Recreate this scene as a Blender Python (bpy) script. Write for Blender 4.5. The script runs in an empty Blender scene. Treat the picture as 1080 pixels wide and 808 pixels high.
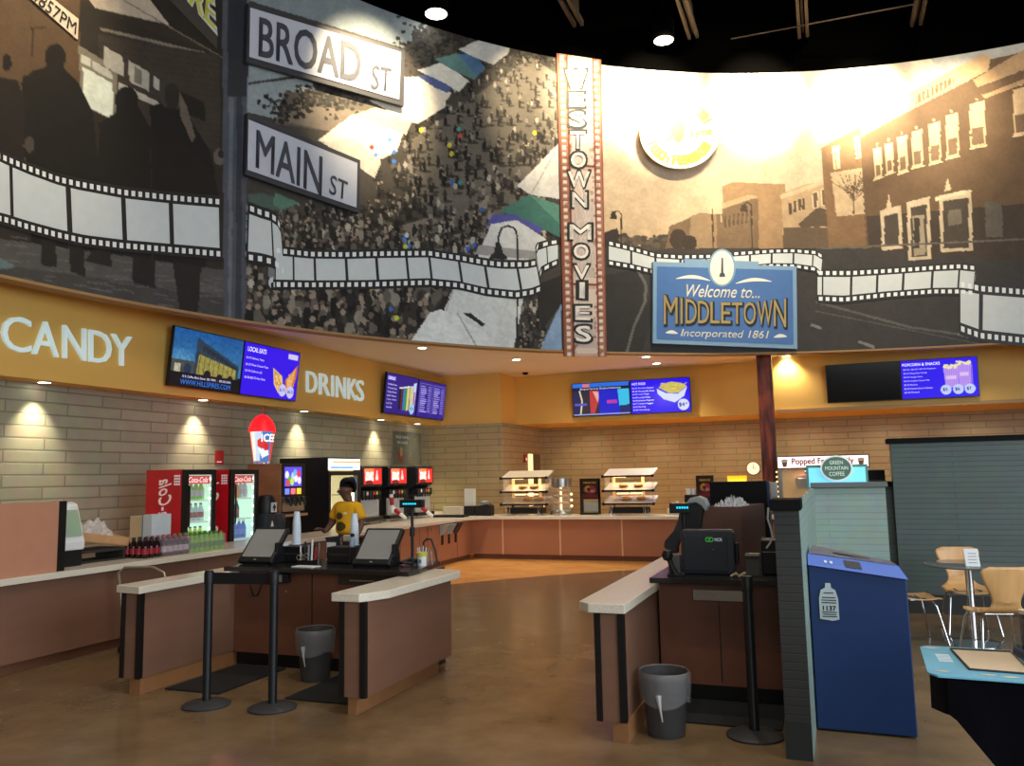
import bpy, bmesh, math, random
import numpy as np
from mathutils import Vector, Matrix
random.seed(7); RNG = np.random.default_rng(5)
PI = math.pi
SC = bpy.context.scene
COL = SC.collection
# ------------------------------------------------------------------ camera
F, PITCH, ROLL, YAW, HC = 861.0, 0.11286, -0.01966, 0.36278, 1.68
_fw = np.array([-math.sin(YAW)*math.cos(PITCH), math.cos(YAW)*math.cos(PITCH), math.sin(PITCH)])
_r0 = np.array([math.cos(YAW), math.sin(YAW), 0.0]); _u0 = np.cross(_r0, _fw)
_rt = _r0*math.cos(ROLL)+_u0*math.sin(ROLL); _up = -_r0*math.sin(ROLL)+_u0*math.cos(ROLL)
cam = bpy.data.cameras.new('camera'); cam.sensor_width = 36; cam.lens = F/1080*36; cam.clip_end = 200
co = bpy.data.objects.new('camera', cam); COL.objects.link(co)
m = Matrix.Identity(4)
for i in range(3):
    m[i][0] = _rt[i]; m[i][1] = _up[i]; m[i][2] = -_fw[i]
m[2][3] = HC
co.matrix_world = m; SC.camera = co
def ray(px, py): return _fw+_rt*(px-540)/F-_up*(py-404)/F
def onz(px, py, z): d = ray(px, py); t = (z-HC)/d[2]; return (d[0]*t, d[1]*t, z)
# mural drum: a cylinder round (MX, MY)
MX, MY, MR, MZ0, MZ1 = 3.35, 5.58, 11.55, 3.945, 9.6
def mpt(px, py, off=0.0):
    d = ray(px, py); R = MR-off
    a = d[0]**2+d[1]**2; b = -2*(d[0]*MX+d[1]*MY); c = MX*MX+MY*MY-R*R
    t = (-b+math.sqrt(b*b-4*a*c))/(2*a)
    return (d[0]*t, d[1]*t, HC+d[2]*t)
# ------------------------------------------------------------------ materials
def s2l(c): return c/12.92 if c <= .04045 else ((c+.055)/1.055)**2.4
def rgb(r, g, b): return (s2l(r/255), s2l(g/255), s2l(b/255), 1)
MATS = {}
def mat(name, col=(128,128,128), rough=.6, metal=0, emit=0, var=0.0, scale=8, bump=0, trans=0, alpha=1, spec=.5, stretch=(1,1,1), ior=1.45):
    if name in MATS: return MATS[name]
    m = bpy.data.materials.new(name); m.use_nodes = True; nt = m.node_tree; N = nt.nodes; L = nt.links
    b = N['Principled BSDF']; c = rgb(*col)
    b.inputs['Roughness'].default_value = rough; b.inputs['Metallic'].default_value = metal
    b.inputs['Specular IOR Level'].default_value = spec; b.inputs['IOR'].default_value = ior
    if trans: b.inputs['Transmission Weight'].default_value = trans
    if alpha < 1: b.inputs['Alpha'].default_value = alpha
    tc = N.new('ShaderNodeTexCoord'); mp = N.new('ShaderNodeMapping'); mp.inputs['Scale'].default_value = stretch
    L.new(tc.outputs['Object'], mp.inputs[0])
    nz = N.new('ShaderNodeTexNoise'); nz.inputs['Scale'].default_value = scale; nz.inputs['Detail'].default_value = 5
    L.new(mp.outputs[0], nz.inputs['Vector'])
    rp = N.new('ShaderNodeValToRGB'); L.new(nz.outputs['Fac'], rp.inputs[0])
    v = var if var else .03
    rp.color_ramp.elements[0].position = .3; rp.color_ramp.elements[1].position = .7
    rp.color_ramp.elements[0].color = (c[0]*(1-v), c[1]*(1-v), c[2]*(1-v), 1)
    rp.color_ramp.elements[1].color = (min(1, c[0]*(1+v)), min(1, c[1]*(1+v)), min(1, c[2]*(1+v)), 1)
    L.new(rp.outputs[0], b.inputs['Base Color'])
    if emit:
        b.inputs['Emission Color'].default_value = c; b.inputs['Emission Strength'].default_value = emit
    if bump:
        bp = N.new('ShaderNodeBump'); bp.inputs['Strength'].default_value = bump; bp.inputs['Distance'].default_value = .01
        L.new(nz.outputs['Fac'], bp.inputs['Height']); L.new(bp.outputs[0], b.inputs['Normal'])
    MATS[name] = m
    return m
def brickmat(name, col, col2, mort, axis, bw, bh, rough=.5, msize=.012, off=.37):
    m = bpy.data.materials.new(name); m.use_nodes = True; nt = m.node_tree; N = nt.nodes; L = nt.links
    b = N['Principled BSDF']; b.inputs['Roughness'].default_value = rough
    tc = N.new('ShaderNodeTexCoord'); sp = N.new('ShaderNodeSeparateXYZ'); cb = N.new('ShaderNodeCombineXYZ')
    L.new(tc.outputs['Object'], sp.inputs[0]); L.new(sp.outputs[axis], cb.inputs[0]); L.new(sp.outputs[2], cb.inputs[1])
    br = N.new('ShaderNodeTexBrick'); L.new(cb.outputs[0], br.inputs['Vector'])
    br.inputs['Color1'].default_value = rgb(*col); br.inputs['Color2'].default_value = rgb(*col2); br.inputs['Mortar'].default_value = rgb(*mort)
    br.inputs['Scale'].default_value = 1; br.inputs['Brick Width'].default_value = bw; br.inputs['Row Height'].default_value = bh
    br.inputs['Mortar Size'].default_value = msize; br.inputs['Mortar Smooth'].default_value = .3; br.offset = off
    nz = N.new('ShaderNodeTexNoise'); nz.inputs['Scale'].default_value = 5; nz.inputs['Detail'].default_value = 6
    L.new(tc.outputs['Object'], nz.inputs['Vector'])
    mx = N.new('ShaderNodeMix'); mx.data_type = 'RGBA'; mx.blend_type = 'MULTIPLY'; mx.inputs[0].default_value = .35
    L.new(br.outputs['Color'], mx.inputs[6]); L.new(nz.outputs['Color'], mx.inputs[7]); L.new(mx.outputs[2], b.inputs['Base Color'])
    bp = N.new('ShaderNodeBump'); bp.inputs['Strength'].default_value = .5; bp.inputs['Distance'].default_value = .01; bp.invert = True
    L.new(br.outputs['Fac'], bp.inputs['Height']); L.new(bp.outputs[0], b.inputs['Normal'])
    MATS[name] = m
    return m
def attrmat(name, emit=0, rough=.55, spec=.3):
    if name in MATS: return MATS[name]
    m = bpy.data.materials.new(name); m.use_nodes = True; nt = m.node_tree; N = nt.nodes; L = nt.links
    b = N['Principled BSDF']; a = N.new('ShaderNodeAttribute'); a.attribute_name = 'col'
    b.inputs['Roughness'].default_value = rough; b.inputs['Specular IOR Level'].default_value = spec
    if emit:
        b.inputs['Base Color'].default_value = (.01, .01, .01, 1)
        L.new(a.outputs['Color'], b.inputs['Emission Color']); b.inputs['Emission Strength'].default_value = emit
    else: L.new(a.outputs['Color'], b.inputs['Base Color'])
    MATS[name] = m
    return m
# ------------------------------------------------------------------ mesh builder
class MB:
    def __init__(s): s.v = []; s.f = []; s.mi = []
    def add(s, vs, fs, mi=0):
        o = len(s.v); s.v += [tuple(map(float, q)) for q in vs]; s.f += [tuple(i+o for i in f) for f in fs]; s.mi += [mi]*len(fs); return s
    def box(s, x0, x1, y0, y1, z0, z1, mi=0, rot=None, piv=None):
        vs = [(x, y, z) for z in (z0, z1) for x, y in ((x0, y0), (x1, y0), (x1, y1), (x0, y1))]
        if rot is not None:
            p = Vector(piv or ((x0+x1)/2, (y0+y1)/2, (z0+z1)/2)); vs = [tuple(rot @ (Vector(q)-p)+p) for q in vs]
        return s.add(vs, [(3,2,1,0), (4,5,6,7), (0,1,5,4), (1,2,6,5), (2,3,7,6), (3,0,4,7)], mi)
    def prism(s, pts, a0, a1, axis='z', mi=0):
        n = len(pts)
        f = {'z': lambda p, a: (p[0], p[1], a), 'y': lambda p, a: (p[0], a, p[1]), 'x': lambda p, a: (a, p[0], p[1])}[axis]
        vs = [f(p, a0) for p in pts]+[f(p, a1) for p in pts]
        return s.add(vs, [tuple(range(n-1, -1, -1)), tuple(range(n, 2*n))]+[(i, (i+1) % n, (i+1) % n+n, i+n) for i in range(n)], mi)
    def lathe(s, prof, c=(0,0,0), n=24, mi=0, axis='z', cap=True):
        vs = []; fs = []
        for r, z in prof:
            for k in range(n):
                a = 2*PI*k/n; x, y = r*math.cos(a), r*math.sin(a)
                q = {'z': (x, y, z), 'y': (x, z, y), 'x': (z, x, y)}[axis]
                vs.append((q[0]+c[0], q[1]+c[1], q[2]+c[2]))
        for j in range(len(prof)-1):
            for k in range(n): fs.append((j*n+k, j*n+(k+1) % n, (j+1)*n+(k+1) % n, (j+1)*n+k))
        if cap:
            if prof[0][0] > 1e-4: fs.append(tuple(range(n-1, -1, -1)))
            if prof[-1][0] > 1e-4: fs.append(tuple(range((len(prof)-1)*n, len(prof)*n)))
        return s.add(vs, fs, mi)
    def cyl(s, c, r, h, n=20, mi=0, axis='z'): return s.lathe([(r, 0), (r, h)], c, n, mi, axis)
    def tube(s, pts, r, n=8, mi=0, closed=False):
        P = [Vector(p) for p in pts]; vs = []; fs = []; up = None
        for i, p in enumerate(P):
            if closed: t = P[(i+1) % len(P)]-P[i-1]
            else: t = P[min(i+1, len(P)-1)]-P[max(i-1, 0)]
            t.normalize()
            if up is None: up = Vector((0,0,1)) if abs(t.z) < .9 else Vector((1,0,0))
            a = t.cross(up).normalized(); b = a.cross(t).normalized(); up = b
            rr = r[i] if isinstance(r, (list, tuple)) else r
            for k in range(n):
                w = 2*PI*k/n; vs.append(tuple(p+a*rr*math.cos(w)+b*rr*math.sin(w)))
        m = len(P)
        for j in range(m if closed else m-1):
            j2 = (j+1) % m
            for k in range(n): fs.append((j*n+k, j*n+(k+1) % n, j2*n+(k+1) % n, j2*n+k))
        if not closed: fs += [tuple(range(n-1, -1, -1)), tuple(range((m-1)*n, m*n))]
        return s.add(vs, fs, mi)
    def quadgrid(s, fn, nu, nv, mi=0):
        vs = [fn(i/nu, j/nv) for j in range(nv+1) for i in range(nu+1)]
        fs = [(j*(nu+1)+i, j*(nu+1)+i+1, (j+1)*(nu+1)+i+1, (j+1)*(nu+1)+i) for j in range(nv) for i in range(nu)]
        return s.add(vs, fs, mi)
def link(o, parent=None):
    COL.objects.link(o)
    if parent is not None: o.parent = parent
    return o
def part(name, mb, m, parent=None, bevel=0, smooth=False, loc=None, rz=None, solid=0, sub=0, label=None, fixn=True):
    me = bpy.data.meshes.new(name); me.from_pydata(mb.v, [], mb.f); me.update()
    if fixn:
        bm = bmesh.new(); bm.from_mesh(me); bmesh.ops.recalc_face_normals(bm, faces=bm.faces[:]); bm.to_mesh(me); bm.free()
    for q in (m if isinstance(m, (list, tuple)) else [m]): me.materials.append(q)
    if any(mb.mi): me.polygons.foreach_set('material_index', mb.mi)
    if smooth: me.polygons.foreach_set('use_smooth', [True]*len(me.polygons))
    o = bpy.data.objects.new(name, me)
    if loc is not None: o.location = loc
    if rz is not None: o.rotation_euler = (0, 0, rz)
    if solid:
        md = o.modifiers.new('s', 'SOLIDIFY'); md.thickness = solid; md.offset = 0
    if bevel:
        md = o.modifiers.new('b', 'BEVEL'); md.width = bevel; md.segments = 2; md.limit_method = 'ANGLE'; md.angle_limit = .7
    if sub:
        md = o.modifiers.new('u', 'SUBSURF'); md.levels = sub; md.render_levels = sub
    if smooth and not sub:
        try:
            with bpy.context.temp_override(object=o, active_object=o, selected_objects=[o], selected_editable_objects=[o]): me.set_sharp_from_angle(angle=.8)
        except Exception: pass
    if label: o['label'] = label
    return link(o, parent)
def tag(o, label, cat, group=None, kind=None):
    o['label'] = label; o['category'] = cat
    if group: o['group'] = group
    if kind: o['kind'] = kind
    return o
def thing(name, label, cat, loc=(0,0,0), rz=0, group=None):
    o = bpy.data.objects.new(name, None); o.location = loc; o.rotation_euler = (0,0,rz); o.empty_display_size = .1
    link(o); return tag(o, label, cat, group)
def struct(name, mb, m, **k):
    o = part(name, mb, m, **k)
    if k.get('parent') is None: o['kind'] = 'structure'
    return o
def dup(root, loc=None, rz=None, label=None, group=None):
    r = root.copy(); COL.objects.link(r)
    if loc is not None: r.location = loc
    if rz is not None: r.rotation_euler = (0,0,rz)
    if label: r['label'] = label
    if group: r['group'] = group
    for ch in list(root.children):
        c = ch.copy(); COL.objects.link(c); c.parent = r
        for g in list(ch.children):
            d = g.copy(); COL.objects.link(d); d.parent = c
    return r
# ------------------------------------------------------------------ text
def textmesh(s, bold=0.0, extrude=0.0, spacing=1.0, shear=0.0, line=1.0, align='LEFT'):
    cu = bpy.data.curves.new('t', 'FONT'); cu.body = s; cu.size = 1; cu.offset = bold; cu.extrude = extrude; cu.space_character = spacing
    cu.shear = shear; cu.space_line = line; cu.align_x = align; cu.resolution_u = 3; cu.fill_mode = 'BOTH'
    o = bpy.data.objects.new('t', cu); COL.objects.link(o); bpy.context.view_layer.update()
    me = bpy.data.meshes.new_from_object(o.evaluated_get(bpy.context.evaluated_depsgraph_get()))
    vs = [tuple(v.co) for v in me.vertices]; fs = [tuple(p.vertices) for p in me.polygons]
    bpy.data.objects.remove(o); bpy.data.curves.remove(cu); bpy.data.meshes.remove(me)
    return vs, fs
def text_uv(s, fn, mb=None, mi=0, **k):
    """text normalised to its own box (u right 0..1, v up 0..1), placed by fn(u, v, w)."""
    mb = mb or MB(); b = k.pop('bold', 0); vs, fs = textmesh(s, **k)
    if not vs: return mb
    A = np.array(vs); lo = A.min(0); hi = A.max(0); sz = np.maximum(hi-lo, 1e-6)
    for dx, dy in (((0, 0),) if b < .003 else ((-b, -b), (b, -b), (-b, b), (b, b))):
        mb.add([fn((a[0]-lo[0]+dx)/sz[0], (a[1]-lo[1]+dy)/sz[1], a[2]) for a in A], fs, mi)
    return mb
def rect_fn(x0, x1, z0, z1, y): return lambda u, v, w: (x0+(x1-x0)*u, y, z0+(z1-z0)*v)
# ------------------------------------------------------------------ painter
class Paint:
    def __init__(s, x0, x1, y0, y1, sc, bg):
        s.x0, s.y0, s.sc = x0, y0, sc; s.W = int((x1-x0)*sc); s.H = int((y1-y0)*sc)
        s.a = np.zeros((s.H, s.W, 3)); s.a[:] = bg
        yy, xx = np.mgrid[0:s.H, 0:s.W]; s.X = xx/sc+x0; s.Y = yy/sc+y0
    def _bb(s, x0, x1, y0, y1):
        i0 = max(0, int((x0-s.x0)*s.sc)-1); i1 = min(s.W, int((x1-s.x0)*s.sc)+2); j0 = max(0, int((y0-s.y0)*s.sc)-1); j1 = min(s.H, int((y1-s.y0)*s.sc)+2)
        return i0, i1, j0, j1
    def blend(s, sl, mk, col, al):
        c = np.array(col, float); A = s.a[sl]; w = (mk*al)[..., None]; s.a[sl] = A*(1-w)+c*w
    def poly(s, pts, col, al=1.0, col2=None):
        P = np.array(pts, float); i0, i1, j0, j1 = s._bb(P[:,0].min(), P[:,0].max(), P[:,1].min(), P[:,1].max())
        if i1 <= i0 or j1 <= j0: return
        sl = (slice(j0, j1), slice(i0, i1)); X = s.X[sl]; Y = s.Y[sl]; ins = np.zeros(X.shape, bool)
        n = len(P)
        for k in range(n):
            x1, y1 = P[k]; x2, y2 = P[(k+1) % n]
            if y1 == y2: continue
            c = ((y1 > Y) != (y2 > Y)) & (X < (x2-x1)*(Y-y1)/(y2-y1)+x1); ins ^= c
        if col2 is not None:
            t = ((Y-P[:,1].min())/max(1e-6, P[:,1].max()-P[:,1].min()))[..., None]; c = np.array(col)*(1-t)+np.array(col2)*t
            w = (ins*al)[..., None]; s.a[sl] = s.a[sl]*(1-w)+c*w
        else: s.blend(sl, ins.astype(float), col, al)
    def ell(s, cx, cy, rx, ry, col, al=1.0, soft=False):
        i0, i1, j0, j1 = s._bb(cx-rx, cx+rx, cy-ry, cy+ry)
        if i1 <= i0 or j1 <= j0: return
        sl = (slice(j0, j1), slice(i0, i1)); d = ((s.X[sl]-cx)/rx)**2+((s.Y[sl]-cy)/ry)**2
        s.blend(sl, np.clip(1-d, 0, 1) if soft else (d < 1).astype(float), col, al)
    def line(s, pts, w, col, al=1.0):
        for (x0, y0), (x1, y1) in zip(pts[:-1], pts[1:]):
            L = math.hypot(x1-x0, y1-y0) or 1; nx, ny = -(y1-y0)/L*w/2, (x1-x0)/L*w/2
            s.poly([(x0+nx, y0+ny), (x1+nx, y1+ny), (x1-nx, y1-ny), (x0-nx, y0-ny)], col, al)
    def rect(s, x0, y0, x1, y1, col, al=1.0): s.poly([(x0,y0), (x1,y0), (x1,y1), (x0,y1)], col, al)
    def noise(s, cell, amp, region=None, seed=1):
        r = np.random.default_rng(seed); gw = int(s.W/(cell*s.sc))+3; gh = int(s.H/(cell*s.sc))+3; g = r.random((gh, gw))-.5
        x = np.arange(s.W)/(cell*s.sc); y = np.arange(s.H)/(cell*s.sc); xi = x.astype(int); yi = y.astype(int); fx = (x-xi)[None,:]; fy = (y-yi)[:,None]
        n = (g[yi][:,xi]*(1-fx)+g[yi][:,xi+1]*fx)*(1-fy)+(g[yi+1][:,xi]*(1-fx)+g[yi+1][:,xi+1]*fx)*fy
        if region is not None: n = n*region
        s.a *= (1+amp*n)[..., None]
    def sample(s, X, Y):
        i = np.clip(((X-s.x0)*s.sc).astype(int), 0, s.W-1); j = np.clip(((Y-s.y0)*s.sc).astype(int), 0, s.H-1); c = np.clip(s.a[j, i]/255, 0, 1)
        return np.where(c <= .04045, c/12.92, ((c+.055)/1.055)**2.4)
def setcol(me, C):
    at = me.color_attributes.new('col', 'FLOAT_COLOR', 'POINT'); C4 = np.ones((len(C), 4), np.float32); C4[:, :3] = C; at.data.foreach_set('color', C4.ravel())
def panel(name, w, h, nx, ny, P, m, parent, y=0.0, z0=0.0, x0=None, label=None):
    """flat picture facing -Y, painter P spans x 0..W, y 0..H (down)."""
    x0 = -w/2 if x0 is None else x0
    u, v = np.meshgrid(np.linspace(0, 1, nx+1), np.linspace(0, 1, ny+1)); u = u.ravel(); v = v.ravel()
    me = bpy.data.meshes.new(name); V = np.stack([x0+w*u, np.full_like(u, y), z0+h*(1-v)], 1)
    idx = np.arange((nx+1)*(ny+1)).reshape(ny+1, nx+1); Q = np.stack([idx[1:,:-1], idx[1:,1:], idx[:-1,1:], idx[:-1,:-1]], -1).reshape(-1, 4)
    me.from_pydata(V.tolist(), [], Q.tolist()); me.update()
    setcol(me, P.sample(P.x0+u*(P.W/P.sc-.01), P.y0+v*(P.H/P.sc-.01))); me.materials.append(m)
    o = bpy.data.objects.new(name, me)
    if label: o['label'] = label
    return link(o, parent)
# ================================================================== SHELL
M_floor = bpy.data.materials.new('floor_concrete'); M_floor.use_nodes = True
def _floor():
    nt = M_floor.node_tree; N = nt.nodes; L = nt.links; b = N['Principled BSDF']
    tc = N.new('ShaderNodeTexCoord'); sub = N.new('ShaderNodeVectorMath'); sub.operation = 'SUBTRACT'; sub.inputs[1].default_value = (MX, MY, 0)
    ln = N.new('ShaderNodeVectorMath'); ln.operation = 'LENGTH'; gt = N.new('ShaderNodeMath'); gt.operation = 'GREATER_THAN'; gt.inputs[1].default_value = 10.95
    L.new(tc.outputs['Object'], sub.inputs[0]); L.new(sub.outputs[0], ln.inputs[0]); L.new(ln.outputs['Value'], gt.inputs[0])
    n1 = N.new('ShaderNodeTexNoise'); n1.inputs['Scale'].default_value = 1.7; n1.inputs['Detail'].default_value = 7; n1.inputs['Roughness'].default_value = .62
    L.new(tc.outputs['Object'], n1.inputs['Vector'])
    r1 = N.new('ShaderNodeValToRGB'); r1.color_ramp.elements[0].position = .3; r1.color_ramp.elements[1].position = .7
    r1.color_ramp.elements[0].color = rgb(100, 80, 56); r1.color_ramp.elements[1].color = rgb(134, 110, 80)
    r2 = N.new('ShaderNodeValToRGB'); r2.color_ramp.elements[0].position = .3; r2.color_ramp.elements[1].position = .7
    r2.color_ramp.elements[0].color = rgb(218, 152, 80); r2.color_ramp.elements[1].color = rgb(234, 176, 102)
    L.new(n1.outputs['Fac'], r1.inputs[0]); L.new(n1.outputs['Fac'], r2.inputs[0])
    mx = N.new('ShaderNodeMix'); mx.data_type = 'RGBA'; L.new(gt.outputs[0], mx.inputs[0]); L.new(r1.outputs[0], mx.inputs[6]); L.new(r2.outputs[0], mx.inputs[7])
    L.new(mx.outputs[2], b.inputs['Base Color'])
    n2 = N.new('ShaderNodeTexNoise'); n2.inputs['Scale'].default_value = 3; n2.inputs['Detail'].default_value = 4; L.new(tc.outputs['Object'], n2.inputs['Vector'])
    mr = N.new('ShaderNodeMapRange'); mr.inputs[3].default_value = .13; mr.inputs[4].default_value = .30; L.new(n2.outputs['Fac'], mr.inputs[0]); L.new(mr.outputs[0], b.inputs['Roughness'])
    b.inputs['Specular IOR Level'].default_value = .4
_floor()
XL, XS, YB = -9.05, -8.72, 21.0        # left brick wall, left soffit face, back wall
ZS, ZC = 2.93, 4.15                     # soffit underside, kitchen ceiling
struct('floor', MB().box(-12, 9, -7, 22, -.1, 0), M_floor)
B_left = brickmat('brick_left', (168,166,142), (158,156,132), (130,128,106), 1, .86, .15)
B_back = brickmat('brick_back', (186,168,126), (178,160,118), (148,132,96), 0, .86, .15)
Y_ell = mat('yellow_paint', (222,178,92), rough=.6, var=.02, scale=2)
CEILP = mat('ceiling_paint', (226,216,200), rough=.8, var=.02)
DARK = mat('dark_ceiling', (2,2,2), rough=1, spec=.0)
struct('wall_left', MB().box(XL-.15, XL, -7, 18, 0, ZC), B_left)
struct('wall_left_soffit', MB().box(XL+.002, XS, -7, 18, ZS, ZC+.4), Y_ell)
struct('wall_corner', MB().box(XL-.15, -7.13, 18.0, YB, 0, ZS), [B_back])
struct('wall_corner_soffit', MB().box(XL-.15, -7.13, 18.0, YB, ZS, ZC+.4), Y_ell)
struct('wall_back', MB().box(-7.13, 8.5, YB, YB+.15, 0, ZS), B_back)
struct('wall_back_soffit', MB().box(-7.13, -.95, 19.0, YB, ZS, ZC+.4), Y_ell)
struct('wall_right_soffit', MB().box(-.95, 8.5, 18.5, YB, ZS, ZC+.4), Y_ell)
struct('trim_1', MB().box(-.93, 8.5, 18.46, 18.5, ZS-.02, ZS+.05), mat('tan_trim', (170,140,96)))
B_side = brickmat('brick_side', (190,172,134), (182,164,126), (150,134,100), 1, .86, .15)
struct('wall_alcove', MB().box(-7.135, -7.1, 18.0, YB, 0, ZS), B_side)
def ringpt(a, r): return (MX+r*math.cos(a), MY+r*math.sin(a))
A0, A1 = math.radians(52), math.radians(205)
def ceil_ring():
    mb = MB(); n = 60; vs = []; 
    for i in range(n+1):
        a = A0+(A1-A0)*i/n; x, y = ringpt(a, MR+.03); x2, y2 = ringpt(a, 24)
        vs += [(x, y, ZC), (min(8.6, max(-9.3, x2)), min(21.2, max(-7.2, y2)), ZC)]
    return mb.add(vs, [(2*i, 2*i+1, 2*i+3, 2*i+2) for i in range(n)])
struct('ceiling_kitchen', ceil_ring(), CEILP, solid=.04)
# lobby ceiling + joists
struct('ceiling_lobby', MB().box(-12, 9, -7, 22, 12.2, 12.3), DARK)
JO = mat('joist_steel', (58,50,44), rough=.8, spec=.2)
for x0 in (-3.95, -1.96, .09, 2.16):
    mb = MB(); ye = MY+math.sqrt(11.45**2-(x0-MX)**2)
    for dx in (-.075, .075): mb.box(x0+dx-.03, x0+dx+.03, 9.0, ye, 10.25, 10.36)
    mb.box(x0-.02, x0+.02, 9.0, ye, 10.36, 10.95); struct('beam', mb, JO)
cp = MB().tube([onz(771, 41, 10.2), onz(967, 4, 10.2)], .014, 8); o = part('conduit', cp, JO); tag(o, 'thin conduit line slanting across the dark lobby ceiling', 'conduit')
# ------------------------------------------------------------------ mural
def mural_paint():
    P = Paint(-120, 1200, -24, 400, 2, (60, 58, 54)); r = RNG
    # --- left night street
    P.poly([(-120,-24), (238,-24), (238,400), (-120,400)], (44,40,35))
    P.poly([(-120,-24), (84,-24), (84,200), (-120,200)], (86,68,50))
    P.poly([(84,-24), (238,-24), (238,60), (150,30), (84,0)], (52,44,38))
    P.poly([(75,-24), (180,-24), (178,26), (100,8)], (176,164,146)); P.poly([(140,-24), (238,-24), (238,60), (178,26)], (40,36,32))
    P.line([(105,30), (215,56)], 3, (120,112,100)); P.line([(130,0), (237,62)], 1.2, (110,100,88))
    P.poly([(104,36), (232,58), (232,160), (104,110)], (58,52,46))
    for k in range(18): P.line([(104, 38+k*7), (232, 60+k*6)], .6, (46,40,36))
    P.poly([(82,47), (124,72), (124,128), (86,112)], (120,114,100)); P.poly([(87,70), (119,88), (119,126), (88,110)], (206,214,200))
    P.poly([(85,56), (95,62), (95,70), (86,66)], (190,190,176)); P.poly([(97,63), (118,76), (118,84), (98,73)], (178,178,166))
    for q in ([(109,48),(130,60),(130,80),(110,70)], [(135,63),(157,76),(157,96),(136,86)], [(162,80),(168,84),(168,96),(162,92)], [(125,86),(168,108),(168,114),(125,95)]):
        P.poly(q, (170,166,154))
    P.poly([(142,70),(150,75),(150,90),(142,86)], (110,106,96)); P.poly([(190,96),(216,108),(216,128),(192,118)], (30,28,26))
    P.line([(34,28), (34,60)], 2, (50,42,34)); P.line([(34,30), (48,28)], 1.5, (50,42,34))
    blk = (26,25,24)
    P.poly([(22,88),(34,74),(48,70),(49,52),(58,48),(68,54),(67,72),(82,86),(98,118),(106,200),(108,290),(36,290),(24,140)], blk)
    P.ell(58, 60, 11, 14, blk)
    P.poly([(104,130),(122,118),(121,102),(131,92),(142,96),(146,112),(158,134),(160,290),(104,290)], blk); P.ell(133, 104, 12, 13, blk)
    P.poly([(158,112),(168,108),(196,118),(222,160),(232,215),(214,290),(162,290)], blk); P.ell(178, 98, 10, 16, (58,54,50)); P.ell(181, 101, 8, 14, (40,37,34))
    P.poly([(188,95),(196,110),(206,144),(202,150),(190,122)], (96,88,78)); P.poly([(-10,80),(18,84),(26,104),(24,190),(-10,190)], (34,31,29)); P.ell(27, 84, 4, 5, blk); P.ell(7,66,5,9,blk)
    P.ell(31, 152, 5, 9, (70,64,58)); P.ell(231, 165, 6, 9, (96,90,82)); P.ell(233,162,3,5,(40,38,36))
    P.poly([(-120,235),(238,285),(238,400),(-120,400)], (78,76,74)); P.poly([(-120,262),(238,312),(238,400),(-120,400)], (64,63,62))
    for k in range(60):
        x = r.uniform(0, 235); y = 245+x*.2+r.uniform(0, 50); P.line([(x, y), (x+r.uniform(8, 26), y+r.uniform(0, 4))], r.uniform(.8, 2), (104,102,100), .6)
    for q in ([(42,250),(58,252),(60,282),(44,280)], [(72,255),(88,258),(90,292),(74,286)], [(100,262),(116,264),(118,282),(88,275)], [(140,270),(164,274),(164,304),(140,298)], [(182,276),(212,280),(208,340),(190,332)]):
        P.poly(q, (34,33,32))
    P.poly([(-120,268),(0,272),(16,280),(10,283),(-120,284)], (90,110,110))
    # --- pole print
    P.poly([(234,-24),(263,-24),(259,400),(236,400)], (74,78,88)); P.poly([(242,-24),(247,-24),(243,400),(240,400)], (96,102,112)); P.poly([(250,-24),(256,-24),(254,400),(248,400)], (52,56,64))
    P.poly([(240,-24),(262,-24),(261,102),(240,102)], (44,47,54)); P.line([(262,-24),(259,400)], 1.2, (120,132,146))
    # --- middle crowd
    P.poly([(262,-24),(592,-24),(592,400),(259,400)], (66,62,57))
    P.poly([(262,-24),(380,-24),(465,10),(440,38),(425,50),(262,0)], (122,134,140)); P.poly([(262,66),(340,85),(300,128),(262,118)], (136,148,152))
    P.poly([(300,96),(430,104),(430,150),(290,130)], (92,84,74)); P.poly([(310,110),(400,118),(380,145),(300,128)], (120,110,98))
    P.line([(262,88),(330,78)], 3, (50,48,46))
    def tree(x, y, n, sp):
        for k in range(n): P.ell(x+r.normal(0, sp), y+r.normal(0, sp*.7), r.uniform(1, 3), r.uniform(1, 2.6), tuple(r.uniform(22, 62)*np.array([1, .97, .9])))
    for (x, y) in ((450,40),(470,45),(490,38),(510,50),(440,60),(475,28),(500,26),(520,36),(545,55),(570,62),(300,112),(330,104),(360,100)): tree(x, y, 90, 12)
    def crowd(n, x0, x1, y0, y1, cond, s0=2.6, s1=7.5):
        Q = sorted([(r.uniform(y0, y1), r.uniform(x0, x1)) for _ in range(n)])
        for y, x in Q:
            if not cond(x, y): continue
            t = (y-y0)/(y1-y0); s = s0+(s1-s0)*t; g = r.choice([26, 36, 48, 62, 90, 130, 168], p=[.2,.18,.16,.14,.13,.11,.08]); c = np.array([g, g*.96, g*.88])
            P.ell(x+s*.5, y+s*1.5, s*1.1, s*.35, (34,32,30), .6)
            P.ell(x, y+s*.6, s*.33, s*.9, tuple(c*.6)); P.ell(x, y, s*.45, s*.75, tuple(c)); P.ell(x, y-s*.95, s*.24, s*.3, tuple(r.choice([46, 96, 140])*np.array([1, .9, .8])))
    P.poly([(430,150),(560,60),(590,80),(590,200),(520,250),(470,250),(430,200)], (104,98,88))
    P.poly([(380,250),(450,230),(520,240),(500,268),(420,265)], (120,114,104))
    # sunlit lane
    crowd(1500, 262, 592, 60, 345, lambda x, y: (y > 235 or x > 372+(240-y)*.28) and (y > 110 or x > 455) and not (x > 500 and y > 262) and not (x < 395 and y < 215))
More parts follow.
